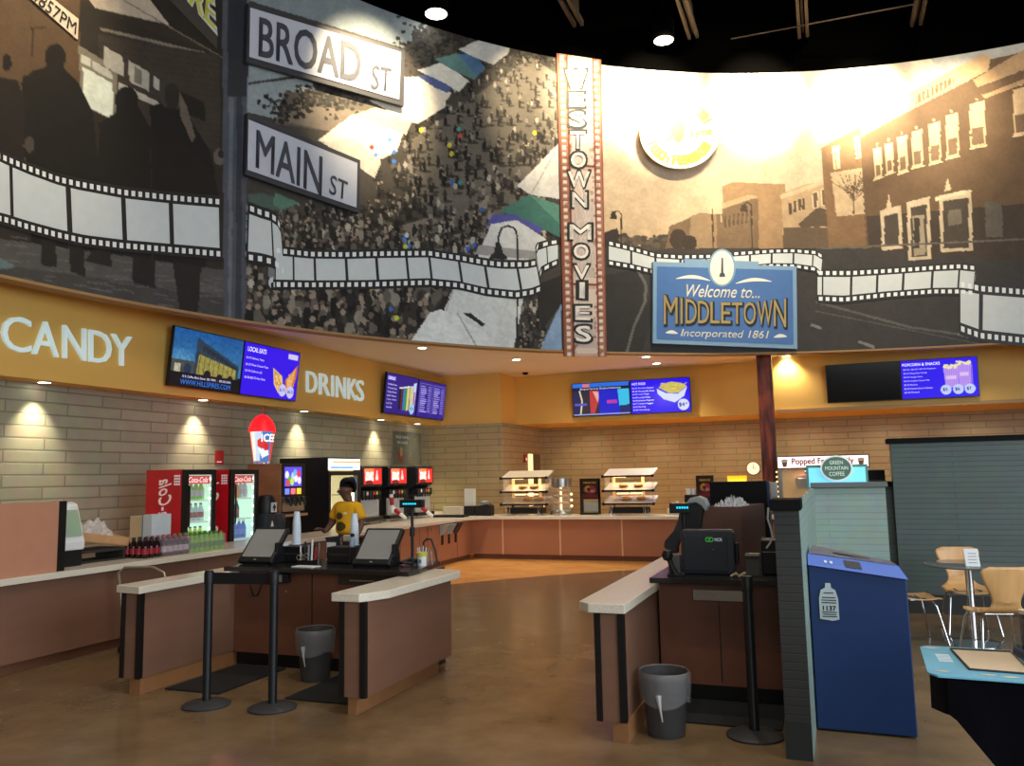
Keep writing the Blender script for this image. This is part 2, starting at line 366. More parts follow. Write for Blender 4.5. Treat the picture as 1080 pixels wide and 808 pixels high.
    crowd(260, 262, 420, 215, 268, lambda x, y: True, 5, 8); crowd(230, 262, 470, 300, 372, lambda x, y: y < 372, 9, 13)
    P.poly([(262,205),(275,203),(312,215),(300,222),(262,222)], (72,92,84)); P.poly([(290,203),(316,214),(296,221),(288,215)], (88,124,108))
    for q, c in (([(335,148),(372,120),(402,128),(425,140),(418,160),(400,168),(345,150)], (214,206,190)), ([(372,121),(396,113),(435,125),(428,142),(402,132)], (196,178,150)),
                 ([(388,105),(424,108),(425,80),(470,100),(470,112),(441,130),(430,128)], (222,214,196)), ([(425,82),(445,80),(476,98),(472,104),(442,128),(425,118)], (226,218,200)),
                 ([(440,80),(458,78),(478,90),(472,98),(458,92)], (78,92,140)), ([(440,74),(468,65),(494,85),(484,97),(470,88)], (206,206,196)), ([(458,62),(482,56),(508,74),(500,84),(478,74)], (86,122,120)),
                 ([(482,57),(500,57),(512,72),(503,80)], (70,104,140)), ([(484,52),(512,38),(538,50),(536,56),(520,68),(500,60)], (196,196,190)), ([(340,150),(372,145),(402,170),(395,188),(372,172)], (188,182,170))):
        P.poly(q, c)
    for x, y, c in ((392,155,(200,60,60)), (396,163,(90,130,190)), (411,147,(80,140,190)), (415,160,(70,120,190)), (415,170,(60,110,190)), (444,137,(210,200,60)), (474,153,(210,200,60)), (476,162,(200,190,60)),
                    (484,136,(80,150,140)), (485,143,(200,80,70)), (426,252,(60,120,200)), (431,259,(60,120,200)), (427,260,(190,200,80)), (429,248,(190,196,200)), (436,253,(120,118,110)), (412,326,(60,110,180)), (418,335,(190,210,60)),
                    (564,140,(210,200,60)), (500,258,(50,100,190)), (493,262,(50,100,190)), (485,192,(60,130,130)), (476,192,(50,90,170)), (508,221,(60,90,160)), (392,303,(180,190,90))):
        P.ell(x, y, 2.2, 2.6, c)
    # lower right tents and lamp
    P.poly([(545,196),(592,148),(592,210),(560,205)], (206,204,198)); P.line([(560,205),(585,160)], 1, (150,146,140))
    P.poly([(526,222),(558,205),(590,216),(590,250),(560,235)], (62,110,100)); P.poly([(558,205),(590,216),(590,236)], (84,136,120))
    P.poly([(512,238),(520,226),(542,226),(572,240),(568,250),(540,240)], (76,80,150)); P.poly([(505,266),(518,236),(545,232),(576,252),(568,300),(500,300)], (204,206,204)); P.poly([(505,258),(576,266),(570,274),(500,268)], (150,150,148))
    P.poly([(430,366),(468,328),(478,303),(520,305),(552,314),(540,374),(430,366)], (206,210,208)); P.poly([(453,330),(465,326),(512,350),(520,372),(430,364)], (218,222,220)); P.poly([(488,330),(496,330),(512,342),(508,344)], (40,40,40))
    P.line([(482,330),(504,368)], 1.6, (160,162,160)); P.line([(478,305),(470,328)], 1.2, (160,162,160))
    P.poly([(552,310),(566,312),(575,345),(590,345),(590,385),(545,378)], (60,58,56)); crowd(40, 548, 575, 315, 372, lambda x, y: True, 4, 5)
    P.poly([(592,320),(584,335),(568,372),(592,376)], (126,152,182)); P.poly([(565,300),(592,290),(592,320),(570,350)], (40,38,36))
    dk = (38,38,38)
    P.line([(545,372),(545.5,250),(543,241),(536,238),(529,240),(526,248),(525,256)], 2.2, dk); P.poly([(522,256),(528,256),(530,266),(535,271),(534,274),(516,273),(517,269),(521,266)], dk)
    # --- right street, sepia
    P.poly([(634,-24),(1200,-24),(1200,260),(634,260)], (212,208,198), 1, (188,164,132))
    P.poly([(720,60),(790,60),(760,100)], (150,156,160), .5); P.poly([(830,60),(880,60),(855,95)], (150,156,160), .5); P.poly([(960,30),(1100,20),(1100,60),(990,75)], (152,158,162), .8)
    P.poly([(636,262),(720,256),(870,262),(1200,262),(1200,420),(634,420)], (58,56,54)); P.poly([(636,290),(672,284),(690,330),(676,374),(636,374)], (48,47,46))
    P.line([(672,284),(681,300),(680,318),(668,345),(660,374)], 3, (96,94,92)); P.line([(860,318),(960,345),(1080,362)], 2.5, (88,86,84)); P.line([(860,328),(1080,372)], 1, (84,82,80))
    P.poly([(640,250),(660,245),(668,258),(640,262)], (70,62,54)); P.poly([(634,246),(651,240),(656,262),(636,262)], (52,46,42))
    for k in range(40): P.ell(r.uniform(655, 705), r.uniform(250, 262), r.uniform(2, 6), r.uniform(2, 5), tuple(r.uniform(60, 100)*np.array([1, .9, .78])))
    P.line([(655,262),(655,226),(652,222),(646,223)], 1.3, (50,42,36)); P.poly([(645,223),(649,223),(651,231),(643,231)], (50,42,36))
    b1, b2 = (132,110,84), (112,92,70)
    P.poly([(702,262),(706,238),(722,232),(734,226),(760,226),(762,262)], b2); P.poly([(728,228),(738,224),(756,226),(756,262),(728,262)], (138,116,90)); P.ell(715, 252, 9, 11, (58,48,40)); P.ell(727, 256, 8, 8, (54,46,38))
    P.poly([(762,196),(772,192),(828,194),(830,262),(762,262)], (150,122,90)); P.poly([(762,218),(790,208),(800,210),(800,262),(758,262)], b2); P.poly([(762,214),(790,205),(800,207),(762,220)], (176,150,116))
    for k in range(7): P.rect(764+k*4.5, 228-k, 766+k*4.5, 240-k, (80,66,52))
    P.line([(793,262),(792,216),(788,213),(784,216)], 1.4, (60,48,38)); P.poly([(782,216),(787,216),(789,223),(780,223)], (60,48,38)); P.line([(752,262),(751,220)], 1.6, (60,48,38))
    P.poly([(824,204),(850,194),(874,190),(876,262),(826,262)], (170,146,114)); P.poly([(822,206),(872,188),(874,192),(824,210)], (190,168,136)); P.poly([(842,236),(862,218),(884,224),(884,238),(845,240)], (84,70,56))
    for x, y in ((832,214),(837,212),(842,210),(846,209)): P.rect(x, y, x+2.6, y+12, (80,66,52))
    for x, y in ((857,202),(866,199)): P.rect(x, y, x+6, y+18, (206,188,158)); P.rect(x+1, y+1, x+5, y+17, (96,80,62))
    P.rect(826, 240, 884, 262, (92,78,62))
    P.poly([(865,152),(908,130),(916,262),(874,262)], (120,94,68)); P.poly([(863,153),(908,128),(910,132),(865,156)], (196,168,130))
    P.poly([(876,182),(914,176),(918,225),(882,228)], (186,164,132)); P.line([(900,226),(900,196)], 1.2, (84,68,52))
    for k in range(26):
        a = r.uniform(-1.1, 1.1); L = r.uniform(12, 30); P.line([(900, 214-r.uniform(0, 12)), (900+L*math.sin(a), 206-L*math.cos(a))], .7, (96,78,60))
    for x, y in ((877,155),(900,144)): P.poly([(x,y),(x+8,y-2),(x+9,y+22),(x+2,y+24)], (206,182,146)); P.line([(x+4,y),(x+5,y+23)], .8, (110,88,66))
    P.poly([(906,140),(1045,62),(1100,50),(1200,20),(1200,272),(914,262)], (96,76,56)); P.poly([(914,228),(1200,205),(1200,285),(916,264)], (64,54,46))
    P.poly([(906,126),(960,97),(1038,56),(1045,60),(1042,74),(960,116),(908,144)], (186,158,122)); P.poly([(965,100),(1006,80),(1006,88),(966,110)], (110,88,66))
    for k in range(9): P.line([(967+k*4.6, 99-k*2.2), (967+k*4.6, 108-k*2.2)], 1.6, (196,168,130))
    P.poly([(1026,84),(1080,52),(1200,0),(1200,60),(1080,88),(1038,104)], (166,138,106)); P.poly([(1030,92),(1200,30),(1200,36),(1036,100)], (96,76,58))
    for k in range(9): P.poly([(1044+k*7,88-k*3),(1048+k*7,86-k*3),(1048+k*7,94-k*3),(1044+k*7,96-k*3)], (100,80,60))
    for x, y, w, h in ((921,157,8,32),(933,152,8,32),(946,145,10,38),(961,139,11,38),(979,131,12,42),(997,122,13,45),(1022,110,16,46),(1068,95,16,48)):
        P.poly([(x,y),(x+w,y-w*.28),(x+w+1.5,y+h-w*.25),(x+1.5,y+h)], (200,174,138)); P.poly([(x+2,y+h*.55),(x+w-1,y+h*.5),(x+w,y+h-5),(x+3,y+h-3)], (110,90,70)); P.line([(x, y+h+1),(x+w+3, y+h-3)], 1.6, (206,184,150))
        P.rect(x+w*.4, y-6, x+w*.6, y-w*.3, (190,164,130))
    for x, y, w, h in ((928,222,22,42),(956,213,24,62),(990,206,34,60)):
        P.poly([(x,y),(x+w,y-6),(x+w+2,y+h-2),(x+2,y+h)], (188,172,146)); P.poly([(x+4,y+6),(x+w-3,y+2),(x+w-2,y+h-5),(x+5,y+h-4)], (70,62,54))
    P.poly([(962,228),(974,226),(976,268),(964,270)], (150,138,118)); P.rect(964, 230, 970, 262, (56,50,44)); P.poly([(986,208),(1018,200),(1019,204),(987,212)], (208,190,160)); P.poly([(934,222),(937,205),(941,221)], (188,168,140)); P.poly([(996,202),(999,187),(1003,200)], (188,168,140))
    P.poly([(1000,222),(1014,220),(1014,236),(1000,238)], (110,102,90)); P.poly([(1038,212),(1056,214),(1058,250),(1040,250)], (92,86,78))
    P.line([(905,172),(901,160),(905,155)], 1, (90,72,56)); P.line([(866,262),(1080,252)], 2, (96,90,82))
    for a, b in (((855,342),(866,346)), ((905,360),(922,366)), ((1010,352),(1030,357))): P.line([a, b], 3, (120,118,114))
    P.noise(2.2, .10, seed=3); P.noise(9, .10, seed=4)
    return P
MP = mural_paint()
def build_mural():
    th = [math.radians(a) for a in np.r_[np.arange(52, 86, 1.5), np.arange(86, 179.6, .105), np.arange(180, 205.1, 1.5)]]
    zs = np.linspace(MZ0, MZ1, 370); T, Z = np.meshgrid(th, zs); T = T.ravel(); Z = Z.ravel()
    X = MX+MR*np.cos(T); Y = MY+MR*np.sin(T); D = np.stack([X, Y, Z-HC], 1)
    dn = D@_fw; px = 540+F*(D@_rt)/dn; py = 404-F*(D@_up)/dn; bad = dn < .5; px[bad] = -500; 
    far = (px < -115) & ~bad | bad
    pxx = np.where(px < -115, -60-((-115-np.maximum(px, -5000)) % 50), px); pxx = np.where(px > 1195, 1190, pxx)
    C = MP.sample(pxx, np.clip(py, -20, 395))
    nt = len(th); nz = len(zs); idx = np.arange(nt*nz).reshape(nz, nt)
    Q = np.stack([idx[:-1,:-1], idx[:-1,1:], idx[1:,1:], idx[1:,:-1]], -1).reshape(-1, 4)
    me = bpy.data.meshes.new('mural'); me.vertices.add(nt*nz); me.vertices.foreach_set('co', np.stack([X, Y, Z], 1).astype(np.float32).ravel())
    me.loops.add(len(Q)*4); me.loops.foreach_set('vertex_index', Q.astype(np.int32).ravel()); me.polygons.add(len(Q))
    me.polygons.foreach_set('loop_start', np.arange(0, len(Q)*4, 4, dtype=np.int32)); me.polygons.foreach_set('loop_total', np.full(len(Q), 4, np.int32)); me.update(calc_edges=True)
    setcol(me, C); me.materials.append(attrmat('mural_print', rough=.6, spec=.25)); me.polygons.foreach_set('use_smooth', [True]*len(Q))
    o = bpy.data.objects.new('mural', me); link(o)
    return tag(o, 'huge curved mural of a night queue, street-fair crowd and sepia main street', 'mural')
mural = build_mural()
def arc_wall(r0, r1, z0, z1):
    mb = MB(); n = 90; vs = []
    for i in range(n+1):
        a = A0+(A1-A0)*i/n
        for r, z in ((r0, z0), (r1, z0), (r1, z1), (r0, z1)): x, y = ringpt(a, r); vs.append((x, y, z))
    fs = []
    for i in range(n):
        for k in range(4): fs.append((4*i+k, 4*i+(k+1) % 4, 4*i+4+(k+1) % 4, 4*i+4+k))
    fs += [(0,1,2,3), tuple(4*n+k for k in (3,2,1,0))]
    return mb.add(vs, fs)
struct('wall_drum', arc_wall(MR+.012, MR+.2, MZ0, 12.2), DARK)
struct('trim_2', arc_wall(MR-.01, MR+.2, MZ0-.035, MZ0), mat('drum_trim', (150,118,76)))
# pieces raised on the mural, following its curve
def densify(pts, step=12):
    out = []
    for i in range(len(pts)):
        (x0, y0), (x1, y1) = pts[i], pts[(i+1) % len(pts)]; n = max(1, int(math.hypot(x1-x0, y1-y0)/step))
        out += [(x0+(x1-x0)*k/n, y0+(y1-y0)*k/n) for k in range(n)]
    return out
def slab_px(mb, q, o0, o1, nu=12, nv=4, mi=0):
    """quad q (bl, br, tr, tl in photo pixels) as a curved slab between offsets."""
    def f(u, v):
        a = [q[0][k]*(1-u)+q[1][k]*u for k in (0,1)]; b = [q[3][k]*(1-u)+q[2][k]*u for k in (0,1)]; return a[0]*(1-v)+b[0]*v, a[1]*(1-v)+b[1]*v
    g = [[f(i/nu, j/nv) for i in range(nu+1)] for j in range(nv+1)]; vs = [mpt(*g[j][i], o1) for j in range(nv+1) for i in range(nu+1)]
    mb.add(vs, [(j*(nu+1)+i, j*(nu+1)+i+1, (j+1)*(nu+1)+i+1, (j+1)*(nu+1)+i) for j in range(nv) for i in range(nu)], mi)
    if o1-o0 > .02:
        per = [g[0][i] for i in range(nu+1)]+[g[j][nu] for j in range(1, nv+1)]+[g[nv][i] for i in range(nu-1, -1, -1)]+[g[j][0] for j in range(nv-1, 0, -1)]
        n = len(per); A = [mpt(*p, o1) for p in per]; c = Vector((MX, MY, 0))
        B = []
        for p in A:
            d = Vector((p[0]-MX, p[1]-MY, 0)).normalized()*(o1-o0); B.append((p[0]+d.x, p[1]+d.y, p[2]))
        mb.add(A+B, [(i, (i+1) % n, (i+1) % n+n, i+n) for i in range(n)], mi)
    return mb
def text_px(s, q, off, mb=None, mi=0, **k):
    def f(u, v, w):
        x = (q[0][0]*(1-u)+q[1][0]*u)*(1-v)+(q[3][0]*(1-u)+q[2][0]*u)*v; y = (q[0][1]*(1-u)+q[1][1]*u)*(1-v)+(q[3][1]*(1-u)+q[2][1]*u)*v
        return mpt(x, y, off)
    return text_uv(s, f, mb, mi, **k)
INK = mat('print_black', (30,30,32), rough=.5); FRM = mat('print_film_frame', (198,206,208), rough=.5); HOLE = mat('print_hole_white', (226,230,230), rough=.5); FRG = mat('print_film_grey', (120,122,122), rough=.5)
film = MB()
def film_strip(top, bot, divs, grey=False, ew=5, pitch=.62):
    o3 = (.004, .007, .009) if grey else (.013, .018, .021)
    top = np.array(top, float); bot = np.array(bot, float)
    def along(A, t):
        d = np.r_[0, np.cumsum(np.hypot(*np.diff(A, axis=0).T))]; d = d/d[-1]; return np.interp(t, d, A[:,0]), np.interp(t, d, A[:,1])
    n = 28
    def pair(t): 
        a = np.array(along(top, t)); b = np.array(along(bot, t)); u = (a-b); L = np.hypot(*u); return a, b, u/max(L, 1e-6), L
    E0 = []; 
    for i in range(n+1):
        a, b, u, L = pair(i/n); e = ew*min(1.3, L/38+.15); E0.append((a, b, u, e))
    def strip(fa, fb, off, mi, i0=0, i1=n):
        vs = [];
        for i in range(i0, i1+1): p, q = fa(i), fb(i); vs += [mpt(*p, off), mpt(*q, off)]
        film.add(vs, [(2*k, 2*k+1, 2*k+3, 2*k+2) for k in range(i1-i0)], mi)
    # dark bands top and bottom, then picture frames between
    strip(lambda i: E0[i][0]+E0[i][2]*E0[i][3], lambda i: E0[i][1]-E0[i][2]*E0[i][3], o3[0], 0)
    dd = [0]+list(divs)+[1]
    for a, b in zip(dd[:-1], dd[1:]):
        g = .09*(b-a); m_ = 6; vs = []
        for k in range(m_+1):
            t = a+g*.5+(b-a-g)*k/m_; p, q, u, L = pair(t); e = ew*min(1.3, L/38+.15)*.95; vs += [mpt(*(p-u*e), o3[1]), mpt(*(q+u*e), o3[1])]
        film.add(vs, [(2*k, 2*k+1, 2*k+3, 2*k+2) for k in range(m_)], 3 if grey else 1)
    Lm = np.hypot(*np.diff(top, axis=0).T).sum(); e = ew*.55; cnt = max(2, int(Lm/(ew*1.45)))
    for A in (top, bot):
        for k in range(cnt):
            t = (k+.5)/cnt; x, y = along(A, t); x2, y2 = along(A, min(1, t+.01)); x1, y1 = along(A, max(0, t-.01)); d = np.array([x2-x1, y2-y1]); d /= np.hypot(*d)+1e-9
            c = np.array([x, y]); w = d*Lm/cnt*.27; h = np.array([0, e*.85]); _, _, _, L = pair(t); h = h*min(1.2, L/40+.2)
            film.add([mpt(*(c-w+h), o3[2]), mpt(*(c+w+h), o3[2]), mpt(*(c+w-h), o3[2]), mpt(*(c-w-h), o3[2])], [(0,1,2,3)], 2 if not grey else 1)
film_strip([(-60,140),(-10,160),(10,169),(31,178),(61,189),(82,194),(130,203),(185,209),(233,213)], [(-60,212),(-10,228),(7,232),(29,239),(60,247.5),(89,254),(129,259),(200,265),(234,268)], [.19,.25,.465,.66,.825])
film_strip([(262,219),(275,224),(285,227),(292,232),(296,240)], [(260,271),(275,273),(287,276),(297,282),(300,290)], [.62])
film_strip([(296,240),(288,246),(280,253),(285,261),(300,265)], [(300,288),(292,293),(283,297),(285,300),(300,301)], [.5], grey=True)
film_strip([(290,264),(327,268),(365,268.5),(402,267.5),(452,267),(485,272),(512,277),(530,279),(555,279),(566,277)], [(290,300),(327,300.5),(390,300),(452,298),(485,301),(512,307.5),(545,311),(562,308),(571,304)], [.07,.15,.27,.385,.50,.585,.70,.80,.925])
film_strip([(565,265),(567,260),(580,256),(589,255)], [(569,292),(571,285),(580,280),(589,276)], [.55], grey=False)
film_strip([(641,256),(667,262.5),(692,269.5),(717,271),(747,270.5),(776,267.6),(814,265),(837,264.5),(860,266.4),(868,271)], [(641,277),(665,281),(690,287),(717,289),(747,288),(776,284),(814,280),(837,280.5),(860,284),(866,290)], [.11,.225,.34,.46,.56,.66,.76,.86,.95])
film_strip([(868,272),(866,278),(862,284)], [(866,290),(863,297),(862,306)], [], grey=True)
film_strip([(862,288),(898,288),(943,285.4),(985,282.4),(1011.7,281),(1029,282.8)], [(862,315),(890,316),(936,311),(985,307.4),(1011.7,307.4),(1027,309)], [.03,.215,.38,.545,.73,.90])
film_strip([(1030,284),(1024,292),(1012,300)], [(1028,309),(1020,325),(1012,345)], [.5], grey=True)
film_strip([(1012,299.5),(1034,304.4),(1080,308),(1150,309)], [(1012,346),(1034,354),(1080,359),(1150,362)], [.16,.7])
part('film_strip', film, [INK, FRM, HOLE, FRG], mural, fixn=False, label='film strip winding across the mural')
# street signs
SGB = mat('sign_frame_grey', (58,60,66), rough=.45); SGW = mat('sign_face_white', (184,190,202), rough=.45); SGL = mat('sign_letter_grey', (62,66,78), rough=.5)
def street_sign(outer, inner, word, wq, sq, label):
    o = part('street_sign', slab_px(MB(), outer, .03, .10), SGB, fixn=True); tag(o, label, 'street sign', 'street signs on the mural')
    part('sign_face', slab_px(MB(), inner, .1, .112), SGW, o)
    mb = text_px(word, wq, .12, bold=.012); text_px('ST', sq, .12, mb, bold=.005); part('lettering', mb, SGL, o, fixn=False)
street_sign([(260,65),(426,112),(427,53),(262,3)], [(263,60),(421,105),(423,55),(264,8)], 'BROAD', [(273,59),(380,88),(381,48),(274,18)], [(391,94),(412,97),(413,72),(393,68)], 'upper street sign reading BROAD ST on the mural')
street_sign([(259,184),(379,225),(380,169),(261,119)], [(261,179),(376,219),(377,172),(262,126)], 'MAIN', [(270,176),(339,206),(340,166),(271,137)], [(347,204),(366,212),(367,192),(349,184)], 'lower street sign reading MAIN ST on the mural')
# sign fragments inside the left night picture
tk = MB(); slab_px(tk, [(18,-14),(82,42),(83,20),(30,-22)], .004, .02, 4, 2); text_px('B4857PM', [(24,-8),(80,37),(81,24),(32,-18)], .03, tk, 1)
part('ticket_sign_print', tk, [mat('ticket_board', (206,190,166)), INK], mural, fixn=False)
tr = MB(); slab_px(tr, [(165,-14),(229,52),(229,30),(216,-22)], .003, .012, 4, 2, 2); text_px('TRE', [(180,-20),(228,34),(226,0),(196,-24)], .02, tr, 0, bold=.05); text_px('TRE', [(182,-17),(226,30),(224,2),(197,-21)], .024, tr, 1, bold=.01)
part('theatre_sign_print', tr, [mat('tre_white', (196,200,190)), mat('tre_yellow', (190,190,60)), mat('tre_board', (60,56,50))], mural, fixn=False)
# movie banner
def banner():
    q = [(595,376),(640,376),(634,63),(587,56)]
    P = Paint(0, 46, 0, 312, 4, (150,126,116)); r = RNG
    P.rect(0, 0, 46, 312, (178,150,134)); 
    for y0, y1 in ((6,112),(118,236),(242,308)): P.rect(12, y0, 36, y1, (196,180,168)); P.rect(13, y0+30, 35, y1-6, (160,150,146), .6)
    for k in range(40): P.line([(12, r.uniform(60, 300)), (36, r.uniform(60, 300))], .8, (206,196,190), .4)
    for x in (0, 9.5, 36.5, 44): P.rect(x, 0, x+2, 312, (98,48,36))
    P.rect(0, 0, 9, 312, (140,84,66), .7); P.rect(37, 0, 46, 312, (140,84,66), .7)
    for y in (113, 236): P.rect(8, y-1, 38, y+2, (110,60,46))
    for k in range(44):
        y = 4+k*7.1
        for x in (5.5, 40.5): P.rect(x-2.1, y-1.8, x+2.1, y+1.8, (206,196,184)); P.rect(x-2.9, y-2.6, x+2.9, y-1.9, (90,40,30), .6)
    for k in range(300): P.ell(r.choice([r.normal(10, 2.5), r.normal(37, 2.5)]), r.uniform(0, 312), r.uniform(.5, 2), r.uniform(.5, 2.5), (96,40,28), .35)
    nu, nv = 46, 260
    u, v = np.meshgrid(np.linspace(0, 1, nu+1), np.linspace(0, 1, nv+1)); u = u.ravel(); v = v.ravel()
    pts = []
    for a, b in zip(u, v):
        x = (q[0][0]*(1-a)+q[1][0]*a)*(1-b)+(q[3][0]*(1-a)+q[2][0]*a)*b; y = (q[0][1]*(1-a)+q[1][1]*a)*(1-b)+(q[3][1]*(1-a)+q[2][1]*a)*b; pts.append(mpt(x, y, .035))
    idx = np.arange((nu+1)*(nv+1)).reshape(nv+1, nu+1); Q = np.stack([idx[:-1,:-1], idx[:-1,1:], idx[1:,1:], idx[1:,:-1]], -1).reshape(-1, 4)
    me = bpy.data.meshes.new('movie_banner'); me.from_pydata(pts, [], Q.tolist()); me.update(); setcol(me, P.sample(u*45.9, (1-v)*311.5)); me.materials.append(attrmat('mural_print'))
    o = bpy.data.objects.new('movie_banner', me); link(o); md = o.modifiers.new('s', 'SOLIDIFY'); md.thickness = .03; md.offset = -1
    tag(o, 'tall sepia film-strip banner reading WESTOWN MOVIES on the mural', 'banner')
    L = MB(); ys = [(74,92),(98,112),(118,133),(139,156),(161,176),(181,197),(203,218),(237,252),(258,272),(280,294),(298,314),(323,337),(344,360)]
    for ch, (y0, y1) in zip('WESTOWNMOVIES', ys):
        c = 607.5+(y0-74)*.029; w = (11 if ch in 'WM' else (2.4 if ch == 'I' else 7.5))
        for off, gr, mi in ((.045, 1.8, 0), (.055, 0, 1)):
            text_px(ch, [(c-w-gr, y1+gr), (c+w+gr, y1+gr+.5), (c+w+gr, y0-gr), (c-w-gr, y0-gr)], off, L, mi, bold=.03 if mi == 0 else .012)
    part('lettering', L, [mat('banner_ink', (24,30,30)), mat('banner_white', (222,218,212))], o, fixn=False)
banner()
# peach festival disc
def disc():
    c = (717, 142); R = 41
    def ring(r, off): return [mpt(c[0]+r*1.03*math.cos(2*PI*k/48), c[1]-2+r*.93*math.sin(2*PI*k/48), off) for k in range(48)]
    mb = MB(); A = ring(R, .02); B = ring(R, .2); mb.add(A+B, [(i, (i+1) % 48, (i+1) % 48+48, i+48) for i in range(48)]); mb.add([mpt(c[0], c[1]-2, .2)]+B, [(0, 1+i, 1+(i+1) % 48) for i in range(48)])
    o = part('festival_disc', mb, mat('disc_white', (236,232,220), rough=.5)); tag(o, 'round white disc sign with yellow peach and festival lettering on the mural', 'sign')
    p = MB()
    for dx, mi in ((-8, 0), (5, 1)):
        for s, off in ((1, .205),):
            pts = [(711+dx*.9+6.5*math.cos(2*PI*k/24), 138+12*math.sin(2*PI*k/24)) for k in range(24)]
            p.add([mpt(x, y, .205+.004*mi) for x, y in pts], [tuple(range(24))], mi)
    part('peach_emblem', p, [mat('peach_yellow', (226,206,90)), mat('peach_orange', (222,170,80))], o, fixn=False)
    L = MB()
    def arc_text(s, a0, a1, r, up, size):
        n = len(s)
        for i, ch in enumerate(s):
            if ch == ' ': continue
            a = math.radians(a0+(a1-a0)*(i+.5)/n); ca, sa = math.cos(a), math.sin(a)
            cx, cy = 717+r*1.03*ca, 140+r*.93*sa; t = (-sa, ca) if up else (sa, -ca); nrm = (ca, sa) if up else (-ca, -sa)
            w, h = size*.42, size*.6
            q = [(cx-t[0]*w-nrm[0]*h, cy-t[1]*w-nrm[1]*h), (cx+t[0]*w-nrm[0]*h, cy+t[1]*w-nrm[1]*h), (cx+t[0]*w+nrm[0]*h, cy+t[1]*w+nrm[1]*h), (cx-t[0]*w+nrm[0]*h, cy-t[1]*w+nrm[1]*h)]
            text_px(ch, q, .21, L, bold=.02)
    arc_text('Peach Festival', 158, 28, 31, False, 8); arc_text('The Old', -95, -25, 31, True, 8); text_px('Lyme', [(729,147),(751,144),(750,134),(729,137)], .21, L, bold=.02)
    part('lettering', L, mat('disc_letters', (218,200,96)), o, fixn=False)
disc()
# welcome sign
def welcome():
    o = part('welcome_sign', slab_px(slab_px(MB(), [(688.5,362),(841,368),(840,281),(689,276)], .03, .11), [(722,283),(800,285),(800,276),(722,273)], .03, .1, 6, 2), mat('sign_edge_blue', (120,156,186), rough=.5))
    tag(o, 'blue carved welcome sign lettered MIDDLETOWN mounted low on the mural', 'sign')
    part('sign_face', slab_px(MB(), [(692.5,357.5),(837,363.5),(836,285),(693,281)], .11, .118), mat('sign_blue', (66,108,168), rough=.5), o)
    def ov(rx, ry, off0, off1):
        n = 32; A = [mpt(761.5+rx*math.cos(2*PI*k/n), 282.5+ry*math.sin(2*PI*k/n), off1) for k in range(n)]; mb = MB(); mb.add(A, [tuple(range(n))]); return mb
    part('medallion_rim', ov(14.5, 20, 0, .125), mat('sign_edge_blue'), o, fixn=False); m2 = ov(12.5, 18, 0, .13); part('medallion', m2, mat('medallion_cream', (222,222,212)), o, fixn=False)
    st = MB(); slab_px(st, [(760.5,288),(763,288),(762.6,272),(761,272)], .13, .135, 1, 3); slab_px(st, [(758.5,292),(765,292),(764,288),(759.5,288)], .13, .135, 1, 1); part('monument_emblem', st, SGL, o, fixn=False)
    L = MB(); text_px('Welcome to...', [(723,313),(801,314.5),(802,302),(724,300)], .124, L, 0, bold=.006, shear=.25); text_px('Incorporated 1861', [(718,357),(811,359.5),(811,349),(718,347)], .124, L, 0, bold=.006, shear=.25)
    def sw(x0, x1, y, s):
        pts = [(x0+(x1-x0)*k/12, y-s*3*math.sin(PI*k/12)+s*(k/12)*2) for k in range(13)]
        vs = []
        for i, (x, yy) in enumerate(pts): w = .3+1.6*math.sin(PI*i/12); vs += [mpt(x, yy-w, .124), mpt(x, yy+w, .124)]
        L.add(vs, [(2*k, 2*k+1, 2*k+3, 2*k+2) for k in range(12)], 0)
    sw(713, 749, 294, 1); sw(814, 776, 297, 1); sw(702, 715, 351, .4); sw(830, 816, 355, .4)
    part('lettering', L, mat('sign_cream', (226,226,214)), o, fixn=False)
    G = MB(); q0 = [(700,342),(828,345),(830,315),(699,311)]
    word = 'MIDDLETOWN'; widths = [1.25,.5,1,1,.85,.85,.95,1.1,1.4,1.1]; tot = sum(widths)+.12*9; x = 0
    for ch, w in zip(word, widths):
        u0, u1 = x/tot, (x+w)/tot; x += w+.12
        def Lq(u, v, dx=0, dy=0):
            yb = 342+3*u; yt = 311+4*u; mid = math.sin(PI*u); yb -= 2.0*mid*1.2; yt += 6*mid; return (700+129*u+dx, yb*(1-v)+yt*v+dy)
        if ch == 'I': u0, u1 = u0+.32*(u1-u0), u1-.32*(u1-u0)
        text_px(ch, [Lq(u0,0,1.2,1), Lq(u1,0,1.2,1), Lq(u1,1,1.2,1), Lq(u0,1,1.2,1)], .13, G, 0, bold=.04); text_px(ch, [Lq(u0,0), Lq(u1,0), Lq(u1,1), Lq(u0,1)], .137, G, 1, bold=.0)
    part('town_name', G, [mat('gold_shadow', (26,26,24)), mat('gold_leaf', (168,146,92), rough=.35, metal=.3)], o, fixn=False)
welcome()
